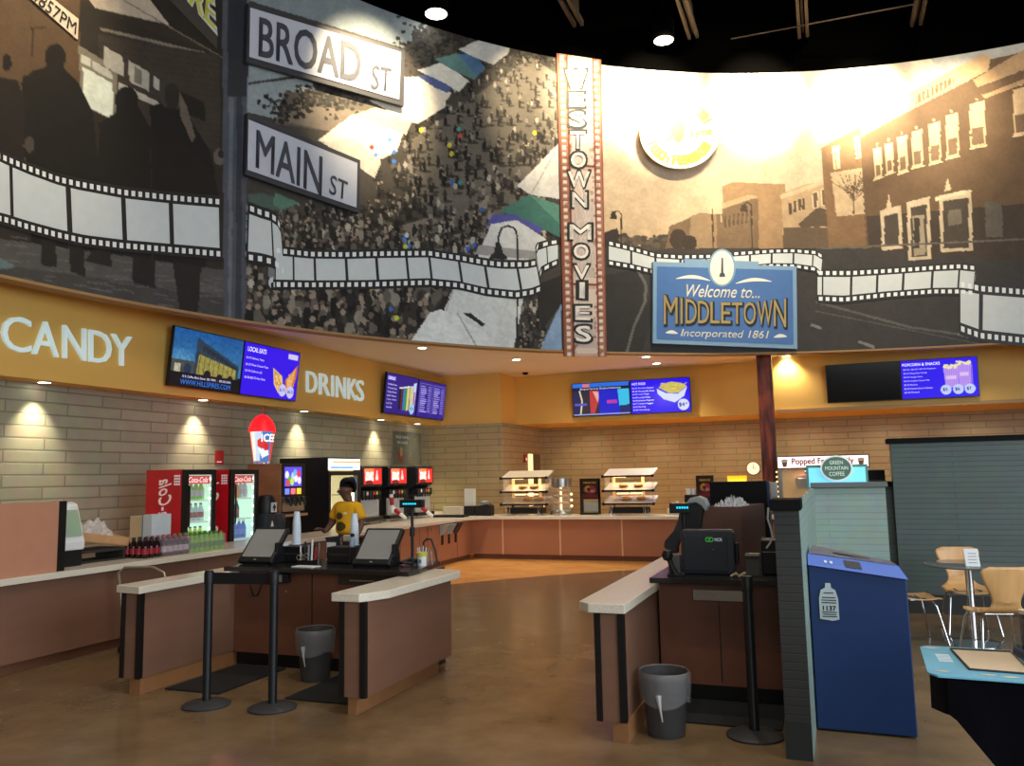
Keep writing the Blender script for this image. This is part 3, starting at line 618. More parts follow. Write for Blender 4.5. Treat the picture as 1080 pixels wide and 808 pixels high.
# ================================================================== LIGHT
LENS = mat('lamp_lens', (255,246,226), emit=14); RING = mat('lamp_ring', (200,196,190), rough=.4); CAN = mat('can_black', (2,2,2), rough=1, spec=.05)
def light(kind, name, loc, aim, energy, col, size=.1, spot=60, blend=.6, parent=None, sx=None, sy=None):
    l = bpy.data.lights.new(name, kind); l.energy = energy; l.color = col
    if kind == 'SPOT': l.spot_size = math.radians(spot); l.spot_blend = blend; l.shadow_soft_size = size
    elif kind == 'AREA': l.shape = 'RECTANGLE'; l.size = sx; l.size_y = sy
    else: l.shadow_soft_size = size
    o = bpy.data.objects.new(name, l); o.location = loc
    d = Vector(aim)-Vector(loc); o.rotation_euler = d.to_track_quat('-Z', 'Y').to_euler(); COL.objects.link(o)
    return o
WARM = (1, .84, .60); WARM2 = (1, .76, .48); COOL = (.80, .90, 1)
def downlight(x, y, z, label, r=.085, group='recessed downlights in the menu soffit'):
    t = thing('recessed_downlight', label, 'ceiling light', (x, y, z), 0, group)
    part('trim_ring', MB().lathe([(r*.82, 0), (r*.82, -.008), (r*1.12, -.008), (r*1.12, 0)], n=24, cap=False), RING, t)
    part('lens', MB().cyl((0,0,-.006), r*.82, .004), LENS, t)
    return t
SL = [(7.25, 'soffit downlight under the C of the CANDY sign'), (10.0, 'soffit downlight below the first left menu screen'), (12.62, 'soffit downlight below the DRINKS sign'), (15.4, 'soffit downlight below the left edge of the drinks menu screen'), (17.1, 'soffit downlight nearest the wall corner above the poster')]
for y, lab in SL:
    downlight(-8.885, y, ZS-.001, lab)
    light('SPOT', 'soffit_lamp', (-8.87, y, ZS-.03), (-8.995, y, 0), 190, WARM, .015, 80, 1)
KL = [((-7.03,13.75), 'ceiling downlight nearest the drinks menu wall'), ((-6.0,16.1), 'ceiling downlight in front of the corner soffit'), ((-3.42,17.05), 'nearer of two downlights above the hot food screens'), ((-3.42,18.2), 'farther of two downlights above the hot food screens'), ((-.65,18.42), 'ceiling downlight right of the dark red column')]
for (x, y), lab in KL:
    downlight(x, y, ZC-.022, lab, .1, 'downlights in the kitchen ceiling')
    light('SPOT', 'kitchen_lamp', (x, y, ZC-.06), (x, y, 0), 230, (1,.88,.68), .08, 125, .8)
for x, y in ((2.6, 17.4), (-5.2, 18.0)): light('SPOT', 'kitchen_lamp', (x, y, ZC-.06), (x, y, 0), 70, WARM2, .08, 120, .8)
for x in (-5.8, -4.0, -2.2, -.4, 1.4, 3.2): light('SPOT', 'alcove_lamp', (x, 19.9, ZS+.9 if False else 2.9), (x, 20.6, 1.2), 62, WARM2, .15, 130, .9)
# lobby cans
def can(px, py, z, label):
    x, y, z = onz(px, py, z); t = thing('pendant_can_light', label, 'ceiling light', (x, y, z), 0, 'black can lights above the mural')
    part('can', MB().lathe([(.19, 0), (.21, 0), (.21, .4), (.0, .4)], n=28, cap=False), CAN, t, smooth=True); part('lens', MB().cyl((0,0,.01), .19, .01, 28), LENS, t)
    part('stem', MB().cyl((0,0,.5), .015, 12.2-z-.5, 10), CAN, t)
    return (x, y, z)
can(460, 15, 9.66, 'lit black can light above the street-fair crowd of the mural'); can(700, 43, 10.0, 'lit black can light above the festival disc')
for px, py, en, ang in ((20,10,1300,30),(392,92,3300,30),(565,105,1300,30),(614,98,2900,28),(690,105,7200,31),(798,102,8600,29),(905,110,5600,28),(1000,120,1500,30)):
    w = Vector(mpt(px, py)); d = Vector((w.x-MX, w.y-MY, 0)).normalized(); p = w-d*2.4; p.z = 10.15
    light('SPOT', 'mural_spot', p, w, en, (1,.78,.48), .06, ang*1.6, 1)
for px, py, en in ((700,170,3600),(850,170,3600),(980,170,1500)):  # wide fill spots added to warm the lower sky of the print
    w = Vector(mpt(px, py)); d = Vector((w.x-MX, w.y-MY, 0)).normalized(); p = w-d*5.5; p.z = 11.9
    light('SPOT', 'mural_spot', p, w, en, (1,.80,.52), .2, 62, 1)
# daylight from the right, fill added behind the camera, and high lobby lamps
light('AREA', 'front_window', (4, -6.5, 4.2), (-2, 8, 1.5), 430, (.92,.96,1), sx=9, sy=5)
light('AREA', 'side_window', (8.8, 1.5, 3.4), (-3, 7, .8), 950, COOL, sx=8, sy=5)
for x, y in ((-5, 3), (0, 3), (4, 9), (-2, 9)): light('SPOT', 'lobby_lamp', (x, y, 11.9), (x, y, 0), 620, (1,.88,.70), .2, 95, .9)
light('AREA', 'lobby_panel', (3, 3, 11.5), (0, 12, 6), 520, (1,.95,.88), sx=6, sy=4)  # soft area light added up high to lift the mural
w = bpy.data.worlds.new('w'); SC.world = w; w.use_nodes = True; w.node_tree.nodes['Background'].inputs[0].default_value = (.75,.82,.95,1); w.node_tree.nodes['Background'].inputs[1].default_value = .05
SC.view_settings.view_transform = 'Standard'; SC.view_settings.look = 'None'; SC.view_settings.gamma = 1; SC.view_settings.exposure = 0
try: SC.view_settings.use_curve_mapping = False
except Exception: pass
# ================================================================== SIGNS AND SCREENS
def onx(px, py, X): d = ray(px, py); t = X/d[0]; return (X, d[1]*t, HC+d[2]*t)
def ony(px, py, Y): d = ray(px, py); t = Y/d[1]; return (d[0]*t, Y, HC+d[2]*t)
LETW = mat('letter_acrylic', (206,226,226), rough=.4, emit=.35)
def letters(name, label, chars, tops, bots, X):
    t = thing(name, label, 'sign', (X, 0, 0)); t.location = (0,0,0)
    for ch, a, b in chars:
        (tx, ty, ts), (bx, by, bs) = tops, bots
        q = [(a, by+bs*(a-bx)), (b, by+bs*(b-bx)), (b, ty+ts*(b-tx)), (a, ty+ts*(a-tx))]; C = [onx(*p, X) for p in q]
        mb = MB(); vs, fs = textmesh(ch, bold=.0, extrude=.02); A = np.array(vs); lo = A.min(0); hi = A.max(0)
        for fat in (.0,):
            P = []
            for v in vs:
                u, w = (v[0]-lo[0])/(hi[0]-lo[0])+fat, (v[1]-lo[1])/(hi[1]-lo[1]); y = (C[0][1]*(1-u)+C[1][1]*u)*(1-w)+(C[3][1]*(1-u)+C[2][1]*u)*w; z = (C[0][2]*(1-u)+C[1][2]*u)*(1-w)+(C[3][2]*(1-u)+C[2][2]*u)*w
                P.append((X+v[2]+(.001 if fat > 0 else 0), y, z))
            mb.add(P, fs)
            if ch == 'I': break
        part('letter_'+ch.lower(), mb, LETW, t, fixn=False)
    return t
letters('candy_sign', 'white raised letters CANDY on the yellow soffit', [('C',1.5,32.3),('A',33.7,61.5),('N',66.3,90.3),('D',93.8,117),('Y',117.3,138.6)], (1,331,.179), (1,369.1,.132), XS+.025)
letters('drinks_sign', 'white raised letters DRINKS on the yellow soffit between two screens', [('D',323.3,334.2),('R',336.8,347.8),('I',350,351.6),('N',354.7,364.3),('K',367,376),('S',375.8,383.6)], (323.8,391.3,.172), (323.8,413.6,.171), XS+.025)
BEZ = mat('bezel_black', (12,12,14), rough=.35); SCR = attrmat('screen_picture', emit=1.0); BLKB = mat('bracket_black', (16,16,16))
def emis(name, col, e=1.0): return mat(name, col, emit=e, rough=.4)
TW = emis('screen_text_white', (206,206,255)); TB = emis('screen_text_blue', (40,110,210)); TD = emis('screen_text_navy', (24,20,110), .8)
def tv(loc, rz, tilt, w, h, P, texts, label, group='menu screens', y_off=0):
    t = thing('menu_screen', label, 'screen', loc, rz, group); t.rotation_euler = (tilt, 0, rz)
    part('housing', MB().box(-w/2, w/2, 0, .05, 0, h).box(-w*.3, w*.3, .05, .07, h*.1, h*.85), BEZ, t, bevel=.006); part('wall_bracket', MB().box(-.2, .2, .06, .1446 if rz == 0 else .1245, .03, .3), BLKB, t)
    if P is not None:
        panel('display', w-.03, h-.03, 150, 84, P, SCR, t, y=-.002, z0=.015)
        mbs = {}
        for s, x0, x1, y0, y1, m, kw in texts:
            mb = mbs.setdefault(m.name, (MB(), m))[0]; W, H = w-.03, h-.03
            text_uv(s, rect_fn(-W/2+W*x0/100, -W/2+W*x1/100, .015+H*(1-y1/56), .015+H*(1-y0/56), -.005), mb, **kw)
        for mb, m in mbs.values(): part('screen_text', mb, m, t, fixn=False)
    else: part('display', MB().box(-w/2+.015, w/2-.015, -.003, 0, .015, h-.015), mat('screen_off', (8,8,9), rough=.15), t)
    return t
def scr(bg): return Paint(0, 100, 0, 56, 6, bg)
BL = (52,16,232)
def pA():
    P = scr((14,14,18)); P.poly([(0,0),(100,0),(100,40),(0,40)], (24,84,150), 1, (60,120,160)); P.ell(12, 30, 22, 12, (90,150,190), .6, True); P.poly([(32,6),(96,28),(96,44),(30,42)], (44,60,78))
    P.poly([(36,22),(92,32),(92,44),(34,42)], (150,140,70)); P.poly([(40,12),(94,30),(94,33),(40,18)], (30,44,62))
    for k in range(8): P.line([(38+k*7, 14+k*2.2), (37+k*7, 43)], .8, (70,70,50))
    P.rect(0, 30, 30, 42, (70,74,70)); P.rect(4, 34, 12, 42, (180,176,150)); P.ell(22, 38, 5, 5, (30,50,80)); P.rect(0, 42, 100, 56, (14,15,18)); P.ell(50, 41, 5, 4, (20,20,24)); P.ell(68, 42, 4, 3, (20,20,24)); P.ell(84, 42, 4, 3, (26,24,24)); P.noise(2, .3)
    return P
def pB():
    P = scr(BL); P.rect(78, 3, 97, 9, (210,200,240)); P.poly([(52,22),(56,40),(66,50),(74,44),(70,30)], (226,196,120)); P.poly([(54,24),(57,38),(66,47),(72,42),(68,31)], (214,150,70)); P.poly([(98,14),(76,34),(80,50),(90,48),(97,30)], (200,110,50)); P.poly([(95,18),(79,34),(82,46),(89,44)], (226,160,90))
    for k in range(24): P.ell(RNG.uniform(57, 70), RNG.uniform(30, 44), .9, .9, (240,220,150)); P.ell(RNG.uniform(80, 93), RNG.uniform(26, 44), .9, .9, (240,200,130))
    P.ell(73, 46, 7, 7, (200,200,250)); P.ell(88, 47, 7, 7, (200,200,250)); return P
def pC():
    P = scr((48,30,130)); 
    for k, (x, c) in enumerate(((40,(30,30,40)),(47,(90,40,60)),(54,(60,120,190)),(60,(40,150,60)),(66,(214,200,130)),(76,(214,204,140)))):
        P.poly([(x,20-k),(x+9,18-k),(x+8,48),(x+1,50)], c); P.rect(x+1, 17-k, x+8, 19-k, (230,230,230))
    P.poly([(86,8),(96,6),(94,40),(90,52),(84,44)], (190,210,240)); P.rect(88, 20, 92, 44, (190,40,60)); P.ell(86, 46, 8, 8, (160,200,240)); return P
def pD():
    P = scr((48,30,140))
    for cx in (6, 54):
        P.rect(cx-1, 4, cx+42, 5, (150,140,220)); P.rect(cx-1, 4, cx, 50, (120,110,200)); P.rect(cx+41, 4, cx+42, 50, (120,110,200))
        for k in range(13):
            P.rect(cx+2, 8+k*3.2, cx+RNG.uniform(16, 26), 9.6+k*3.2, (170,160,236)); P.rect(cx+28, 8+k*3.2, cx+39, 9.4+k*3.2, (150,140,226))
    return P
def pE():
    P = scr((50,44,56)); P.rect(0, 0, 100, 7, (40,110,220)); P.rect(18, 1, 30, 7, (220,120,120)); P.rect(0, 7, 100, 13, (24,28,44)); P.poly([(30,13),(46,13),(46,30),(38,52),(30,52)], (190,60,60)); P.poly([(36,14),(48,16),(44,34)], (230,170,160))
    P.rect(46, 12, 82, 56, (30,36,200)); P.poly([(80,12),(100,12),(100,38),(82,44)], (60,190,230)); P.rect(82, 40, 100, 56, (26,40,110)); P.rect(60, 30, 78, 36, (190,60,160)); P.line([(12,12),(16,30),(12,54)], 2.5, (230,220,180)); P.rect(0, 14, 10, 56, (40,40,90)); P.rect(2, 34, 24, 38, (90,90,200)); P.rect(0, 53, 100, 55, (150,160,220)); return P
def pF():
    P = scr((40,12,236)); P.ell(60, 30, 26, 20, (90,60,250), .6, True); P.poly([(45,16),(60,24),(80,26),(96,14),(90,30),(74,40),(56,34),(46,24)], (214,222,246)); P.poly([(48,14),(56,8),(70,5),(86,8),(95,13),(82,24),(66,24)], (206,190,90))
    for k in range(34): 
        x, y = RNG.uniform(50, 92), RNG.uniform(8, 18); P.line([(x, y), (x+RNG.uniform(-8, 8), y+RNG.uniform(-4, 4))], 1.1, tuple(RNG.uniform(.75, 1.08)*np.array([226,206,100])))
    P.ell(88, 44, 9.5, 9.5, (214,222,255)); return P
def pH():
    P = scr((44,16,236))
    for x0, x1, top in ((56,76,13), (74,92,9)):
        P.poly([(x0,top),(x1,top-1),(x1-1,42),(x0+2,42)], (190,150,240))
        for k in range(7): P.rect(x0+2+k*2.7, top+2, x0+3+k*2.7, 40, (150,110,230))
        for k in range(26): P.ell(RNG.uniform(x0, x1), top-RNG.uniform(-1, 4), 1.6, 1.4, (236,226,170))
        P.rect(x0+3, top+12, x1-4, top+17, (220,190,240))
    for x in (58, 74, 89): P.ell(x, 45, 7, 7.2, (190,206,255))
    return P
kw = {}
rows = lambda L, x0, y0, dy, h, cw, m: [(s, x0, x0+len(s)*cw, y0+i*dy, y0+i*dy+h, m, {}) for i, s in enumerate(L)]
TL = .11
tv((-8.60, 9.72, 3.04), PI/2, TL, 1.5, .86, pA(), [('WWW.HILLSPIRES.COM', 14, 86, 49, 54, TB, {}), ('12 E. Coffee Blvd, Dover, DE 19901  -  302.555.2040', 16, 86, 45, 47.5, TW, {})], 'left wall screen showing a lit building at dusk', 'left pair of menu screens')
tv((-8.60, 11.22, 3.04), PI/2, TL, 1.48, .86, pB(), [('LOCAL EATS', 5, 37, 4, 9, TW, {'bold': .01}), ('$5.75', 67.5, 78, 44, 48, TD, {'bold': .01}), ('$6.25', 83, 94, 45, 49, TD, {'bold': .01})]+rows(['$4.75 Bakery Pizza', '$6.25 Meat Cheese Pizza', '$5.00 Calzone (2)', '$6.00-$8.75 Hot Pizza'], 4, 15, 7, 2.8, 1.7, TW), 'left wall screen with purple LOCAL EATS menu and pizza slices', 'left pair of menu screens')
tv((-8.60, 15.73, 3.04), PI/2, TL, 1.44, .87, pC(), [('DRINKS', 4, 26, 4, 9, TW, {'bold': .01}), ('$5.75', 80, 91, 44, 48, TD, {'bold': .01})]+rows(['Bottled Water', 'Fountain Soda', 'Frozen Drinks', 'Small  Medium', 'Large  Refills', 'Iced Tea', 'Lemonade'], 5, 14, 5.4, 2.4, 2.1, TW), 'purple drinks menu screen with row of cups right of DRINKS letters', 'drinks pair of menu screens')
tv((-8.60, 17.19, 3.04), PI/2, TL, 1.44, .87, pD(), [], 'purple drinks screen with two table columns next to the corner', 'drinks pair of menu screens')
tv((-4.89, 18.86, 3.05), 0, TL, 1.4, .8, pE(), [('Experience Expectations', 14, 86, 8, 12, TW, {})], 'back wall screen showing a red and blue street advert', 'hot food pair of menu screens')
tv((-3.48, 18.86, 3.05), 0, TL, 1.4, .8, pF(), [('HOT FOOD', 3, 26, 4, 8, TW, {'bold': .01}), ('$4', 81, 90, 41, 48, TD, {'bold': .02}), ('50', 91, 95.5, 41, 44, TD, {'bold': .01})]+rows(['$2.75 Bavarian Pretzel', '$5.00 Mozzarella Sticks', '$6.00 Curly Wings', '$6.50 Loaded Fries', '$6.00 Jalapeno Poppers', '$5.75 Chicken Nuggets', '$4.50 Hot Dog', '$3.50 Onion Rings'], 3, 12, 5.3, 2.6, 1.65, TW), 'back wall screen with blue HOT FOOD menu and bowl of fries', 'hot food pair of menu screens')
tv((.83, 18.36, 3.06), 0, TL, 1.42, .8, None, [], 'switched off black screen left of the popcorn menu', 'popcorn pair of menu screens')
tv((2.24, 18.36, 3.06), 0, TL, 1.4, .8, pH(), [('POPCORN & SNACKS', 2, 52, 4, 8, TW, {'bold': .01}), ('$5', 54, 60, 42.5, 47.5, TD, {'bold': .02}), ('$6', 70, 76, 42.5, 47.5, TD, {'bold': .02}), ('$7', 85, 91, 42.5, 47.5, TD, {'bold': .02})]+rows(['$5.75 / $6.75 / $7.75 Popcorn', '$2.75 King Size Candy', '$2.75 Single Pack', '$4.00 Healthy Snack Mix', '$3.50 Nachos', '$5.25 Nachos Extra Cheese', '$3.50 Pretzel'], 3, 12, 5.6, 2.6, 1.5, TW), 'blue POPCORN & SNACKS menu screen with two popcorn bags', 'popcorn pair of menu screens')
# poster on the left wall
def poster():
    t = thing('framed_poster', 'glass-covered grey poster on the brick wall above the drink fountains', 'poster', (-9.045, 16.86, 1.95), PI/2)
    part('frame', MB().box(-.71,.71,-.02,0,0,.8), mat('poster_frame', (150,150,140), rough=.3, metal=.4), t, bevel=.004)
    P = scr((112,116,104)); P.rect(0,0,100,56,(120,124,112)); P.ell(26, 40, 10, 12, (170,60,50)); P.ell(28, 34, 5, 8, (214,190,140)); P.poly([(56,14),(96,4),(96,56),(56,56)], (150,146,126), .6); P.noise(4, .2)
    panel('print', 1.36, .75, 60, 40, P, attrmat('print_matte', rough=.2), t, y=-.022, z0=.025)
    mb = MB(); text_uv('FREE REFILL', rect_fn(-.55,.1,.62,.68,-.026), mb); text_uv('ON LARGE', rect_fn(-.5,.0,.5,.56,-.026), mb); part('lettering', mb, LETW, t, fixn=False)
    part('glass', MB().box(-.7,.7,-.034,-.03,.01,.79), mat('glass_clear', (240,245,245), rough=.03, trans=1, ior=1.3), t)
poster()
t = part('notice', MB().box(-.1,.1,-.008,0,0,.22), mat('notice_red', (190,50,48)), loc=(-9.052, 10.58, 1.95), rz=PI/2); tag(t, 'small red notice card on the brick wall beside the frozen drink cup', 'notice')
n2 = MB(); n2.box(-.06,.05,-.011,-.009,.03,.045); part('pale_stroke', n2, LETW, t, fixn=False)
# alcove: small fire alarm and tall niche
t = part('fire_alarm', MB().box(-7.101,-7.05,19.4,19.55,2.0,2.2), mat('alarm_red', (170,40,34)), bevel=.01); tag(t, 'small red fire alarm on the alcove side wall', 'alarm')
part('strobe', MB().box(-7.05,-7.03,19.44,19.5,2.05,2.12), LETW, t, label='white strobe lens')
t = thing('wall_niche_light', 'tall narrow glowing wall panel behind the left pastry warmer', 'light', (-7.099, 19.9, 0.9)); part('diffuser', MB().box(0,.03,-.14,.14,0,1.32), emis('niche_glow', (255,220,150), 1.6), t); part('side_frame', MB().box(0,.02,.15,.75,0,1.32), mat('niche_frame', (110,96,70)), t)
# dark red column
t = struct('column', MB().box(-1.16,-.88,16.75,17.02,0,ZC), None)
mw = bpy.data.materials.new('column_wood'); mw.use_nodes = True; nt = mw.node_tree; b = nt.nodes['Principled BSDF']; b.inputs['Roughness'].default_value = .3
tc = nt.nodes.new('ShaderNodeTexCoord'); mp = nt.nodes.new('ShaderNodeMapping'); mp.inputs['Scale'].default_value = (7, 7, .9); nz = nt.nodes.new('ShaderNodeTexNoise'); nz.inputs['Scale'].default_value = 1.5; nz.inputs['Detail'].default_value = 3
rp = nt.nodes.new('ShaderNodeValToRGB'); rp.color_ramp.elements[0].position = .38; rp.color_ramp.elements[1].position = .62; rp.color_ramp.elements[0].color = rgb(64,26,18); rp.color_ramp.elements[1].color = rgb(138,62,40)
for a, b_ in ((tc.outputs['Object'], mp.inputs[0]), (mp.outputs[0], nz.inputs['Vector']), (nz.outputs['Fac'], rp.inputs[0]), (rp.outputs[0], b.inputs['Base Color'])): nt.links.new(a, b_)
t.data.materials.clear(); t.data.materials.append(mw)
# small ceiling detector
t = part('smoke_detector', MB().lathe([(.0,-.05),(.05,-.045),(.07,-.02),(.07,0)], n=20), CAN, loc=(-6.6,18.3,ZC-.021), smooth=True); tag(t, 'small dark smoke detector on the kitchen ceiling by the corner', 'detector')
# ================================================================== COUNTERS
LAM = mat('brown_laminate', (126,92,74), rough=.42, var=.06, scale=2, stretch=(1,1,4)); LAM_WARM = mat('copper_laminate', (162,110,82), rough=.4, var=.05, scale=2)  # second is the same brown laminate with the kitchen's warm light in its colour
KICK = mat('kick_brown', (118,78,56), rough=.5); WOODP = mat('post_wood', (150,104,66), rough=.5, var=.08); BLK = mat('black_trim', (20,19,18), rough=.4); BLKP = mat('black_plastic', (24,24,26), rough=.45, spec=.4); DKP = mat('charcoal_plastic', (44,46,50), rough=.5)
STEEL = mat('brushed_steel', (170,168,160), rough=.28, metal=.9); CHR = mat('chrome', (220,222,226), rough=.08, metal=1); WHT = mat('white_plastic', (222,224,224), rough=.4); DTOP = mat('black_laminate_top', (30,28,28), rough=.22, spec=.6)
GLS = mat('glass_clear'); GREYP = mat('grey_plastic', (130,132,130), rough=.5); RUB = mat('rubber_black', (22,23,24), rough=.8)
SLAB = bpy.data.materials.new('quartz_cream'); SLAB.use_nodes = True
def _slab():
    nt = SLAB.node_tree; N = nt.nodes; L = nt.links; b = N['Principled BSDF']; b.inputs['Roughness'].default_value = .22
    tc = N.new('ShaderNodeTexCoord'); v = N.new('ShaderNodeTexNoise'); v.inputs['Scale'].default_value = 120; v.inputs['Detail'].default_value = 3; L.new(tc.outputs['Object'], v.inputs['Vector'])
    r = N.new('ShaderNodeValToRGB'); r.color_ramp.elements[0].position = .36; r.color_ramp.elements[1].position = .52; r.color_ramp.elements[0].color = rgb(206,196,176); r.color_ramp.elements[1].color = rgb(224,216,198); L.new(v.outputs['Fac'], r.inputs[0]); L.new(r.outputs[0], b.inputs['Base Color'])
_slab()
# long L-shaped worktop
XF = -6.8; XCB = -6.88; YBK = 15.55
t = part('worktop', MB().prism([(XF,3.2),(XF,14.9),(XF+.02,15.3),(XF+.25,YBK),(3.6,YBK),(3.6,16.5),(-7.35,16.5),(-7.35,17.9),(-9.0,17.9),(-9.0,12.62),(-7.62,12.62),(-7.62,3.2)], .80, .86), SLAB, bevel=.005); tag(t, 'long cream L-shaped worktop along the left and back of the kitchen', 'worktop')
def cab(x0, x1, name, label, group, rz=0, loc=(0,0), seams=(), handles=(), m=LAM, depth=.6, strips=False, ztop=.80):
    t = thing(name, label, 'cabinet', (loc[0], loc[1], 0), rz, group); w = x1-x0
    part('body', MB().box(x0+.002, x1-.002, .0, depth, .1, ztop-.001), m, t); part('kick_board', MB().box(x0+.002, x1-.002, .07, depth, 0, .1), KICK, t)
    for s in seams: part('door_gap', MB().box(s-.004, s+.004, -.003, .002, .13, ztop-.04), BLK, t)
    for h in handles: part('handle', MB().tube([(h,-.004,.7),(h,-.03,.7),(h,-.03,.78),(h,-.004,.78)], .006, 6), CHR, t, label='chrome handle')
    return t
G = 'cabinets under the left worktop'
cab(3.3, 7.7, 'counter_cabinet', 'long plain brown counter front at the near left edge', G, PI/2, (XCB, 0))
cab(7.7, 8.65, 'counter_cabinet', 'narrow brown counter panel below the green bottle pack', G, PI/2, (XCB, 0), depth=.6)
cab(8.65, 10.4, 'counter_cabinet', 'brown counter panel in front of the second red cooler', G, PI/2, (XCB, 0))
cab(10.4, 12.6, 'counter_cabinet', 'brown counter panel in front of the black freezer', G, PI/2, (XCB, 0))
cab(12.6, 14.0, 'counter_cabinet', 'copper brown double-door cabinet under the middle drink fountain', G, PI/2, (XCB, 0), seams=(13.3,13.62), handles=(13.56,13.7), m=LAM_WARM, depth=1.2)
cab(14.0, YBK+.1, 'counter_cabinet', 'copper brown cabinet carrying the grey lid holders', G, PI/2, (XCB, 0), seams=(14.9,), handles=(15.0,), m=LAM_WARM, depth=1.2)
GB = 'cabinets under the back worktop'; xs = [-6.88,-6.22,-5.0,-3.75,-2.5,-1.25,0,1.25,2.5,3.55]
labs = ['short copper panel of the back counter at the inner corner','copper back counter panel under the left pastry warmer','copper back counter panel under the round warmer and menu stand','copper back counter panel under the right pastry warmer','copper back counter panel just left of the dark red column','back counter panel behind the tall black monitor','back counter panel under the popcorn machine','back counter panel right of the popcorn machine','last back counter panel on the right behind the grey wall']
for i in range(9):
    c = cab(xs[i], xs[i+1], 'counter_cabinet', labs[i], GB, 0, (0, YBK+.1), m=LAM_WARM, depth=.75)
    if i: part('joint_strip', MB().box(xs[i]-.001, xs[i]+.03, -.004, 0, .1, .799), mat('joint_beige', (206,170,130)), c, label='pale joint strip')
# partition and things on the left end
t = thing('counter_screen', 'tan laminate privacy screen standing on the left worktop', 'partition', (-6.86, 4.7, .86)); part('panel', MB().box(-.03,.0,-1.2,1.12,0,.66), mat('tan_laminate', (186,132,104), rough=.5), t, bevel=.003); part('end_trim', MB().box(-.1,.005,1.12,1.2,0,.66), BLK, t)
def mb_ell(cx, cy, rx, ry, n=24): return [(cx+rx*math.cos(2*PI*k/n), cy+ry*math.sin(2*PI*k/n)) for k in range(n)]
t = thing('napkin_dispenser', 'white-fronted tilted dispenser on black base behind the tan screen', 'dispenser', (-7.2, 6.2, .86), PI/2)
part('base', MB().box(-.12,.12,-.1,.18,0,.2), BLKP, t, bevel=.015)
part('housing', MB().prism([(-.12,.16),(-.12,.24),(.0,.62),(.06,.64),(.2,.6),(.2,.16)], -.13, .13, 'x'), WHT, t, bevel=.02); part('window', MB().add([(-.1,-.112,.3),(.1,-.112,.3),(.1,-.03,.56),(-.1,-.03,.56)], [(0,1,2,3)]), mat('window_green', (150,176,150), rough=.1), t, fixn=False)
t = thing('storage_rack', 'low dark rack on the left worktop under the open carton', 'rack', (-7.3, 6.72, .86), PI/2); part('shelf', MB().box(-.36,.25,-.1,.3,.1,.13).box(-.36,.25,-.1,.3,0,.02), mat('rack_dark', (46,42,38)), t)
for x in (-.35, .21): part('side_panel', MB().box(x,x+.03,-.1,.3,.02,.1), mat('rack_dark'), t)
def carton():
    t = thing('open_carton', 'tilted open cardboard tray heaped with crumpled clear plastic', 'box', (-7.4, 6.70, 1.075), PI/2); t.rotation_euler = (.18, .16, PI/2)
    K = mat('cardboard', (196,150,104), rough=.85, var=.08)
    part('tray', MB().box(-.3,.33,-.18,.24,0,.015).box(-.3,.33,-.18,-.165,0,.09).box(-.3,.33,.225,.24,0,.09).box(.315,.33,-.18,.24,0,.09), K, t); part('flap', MB().box(-.5,-.3,-.18,.24,0,.012, rot=Matrix.Rotation(.9, 3, 'Y'), piv=(-.3,0,0)), K, t)
    mb = MB(); n = 26; rr = np.random.default_rng(9).random((n+1, n+1))
    mb.quadgrid(lambda u, v: (-.28+.58*u, -.15+.36*v, .03+.17*math.sin(PI*u)*math.sin(PI*v)*(.5+.8*rr[int(u*n), int(v*n)])), n, n)
    part('plastic_wrap', mb, mat('plastic_film', (225,215,205), rough=.18, alpha=.55), t)
carton()
t = thing('stacked_carton', 'tan and white carton standing on the bottle packs by the red cooler', 'box', (-7.46, 7.44, .861), 0); part('carton', MB().box(-.16,.03,-.02,.28,0,.435), mat('carton_tan', (198,174,136), rough=.85), t, bevel=.004); part('carton_wrap', MB().box(.035,.17,-.02,.28,0,.45), mat('carton_white', (196,204,208), rough=.5), t, bevel=.006); part('strap', MB().box(.028,.036,-.024,.284,0,.452), mat('strap_blue', (90,110,130)), t)
# bottle packs
def bottle_mesh(r=.032, h=.19): return MB().lathe([(r*.9,0),(r,.01),(r,h*.55),(r*.95,h*.62),(r*.42,h*.86),(r*.42,h*.9)], n=12)
def bottle(name, liquid, capc, labc, label, cat='bottle', loc=(0,0,0), parent=None, group=None, r=.032, h=.19):
    if parent is None: t = thing(name, label, cat, loc, 0, group)
    else: t = None
    b = part('bottle', bottle_mesh(r, h), liquid, parent or t, smooth=True, loc=loc if parent else None); 
    c = part('cap', MB().cyl((0,0,h*.9), r*.46, h*.1, 10), capc, b if parent else t); l = part('wrapper', MB().lathe([(r*1.02,h*.2),(r*1.02,h*.5)], n=12, cap=False), labc, b if parent else t)
    return t or b
def pack(name, label, y0, ny, nx, liquid, capc, labc, xc=-7.12, dy=.083, wrapc=None, alpha=.25, grp='shrink-wrapped bottle packs on the left worktop'):
    t = thing(name, label, 'bottle pack', (xc, y0, .86), 0, grp); b0 = None
    for i in range(ny):
        for j in range(nx):
            p = (-.13+j*.083, i*dy+.04, 0)
            if b0 is None: b0 = bottle('b', liquid, capc, labc, '', parent=t, loc=p, r=.041, h=.215)
            else:
                c = b0.copy(); COL.objects.link(c); c.parent = t; c.location = p
                for g in b0.children: d = g.copy(); COL.objects.link(d); d.parent = c
    if wrapc: part('shrink_wrap', MB().box(-.175,-.13+nx*.083-.035,-.005,ny*dy+.005,.002,.19), mat('wrap_'+name, wrapc, rough=.12, alpha=alpha), t, bevel=.02)
    return t
COLA = mat('cola_dark', (34,10,12), rough=.12); CAPR = mat('cap_red', (170,30,34), rough=.4); CAPB = mat('cap_black', (24,24,26)); LBR = mat('label_red', (150,34,44), rough=.4); LBW = mat('label_pale', (190,180,190), rough=.4); GRN = mat('green_drink', (130,200,50), rough=.15); LBG = mat('label_green', (70,150,60), rough=.4)
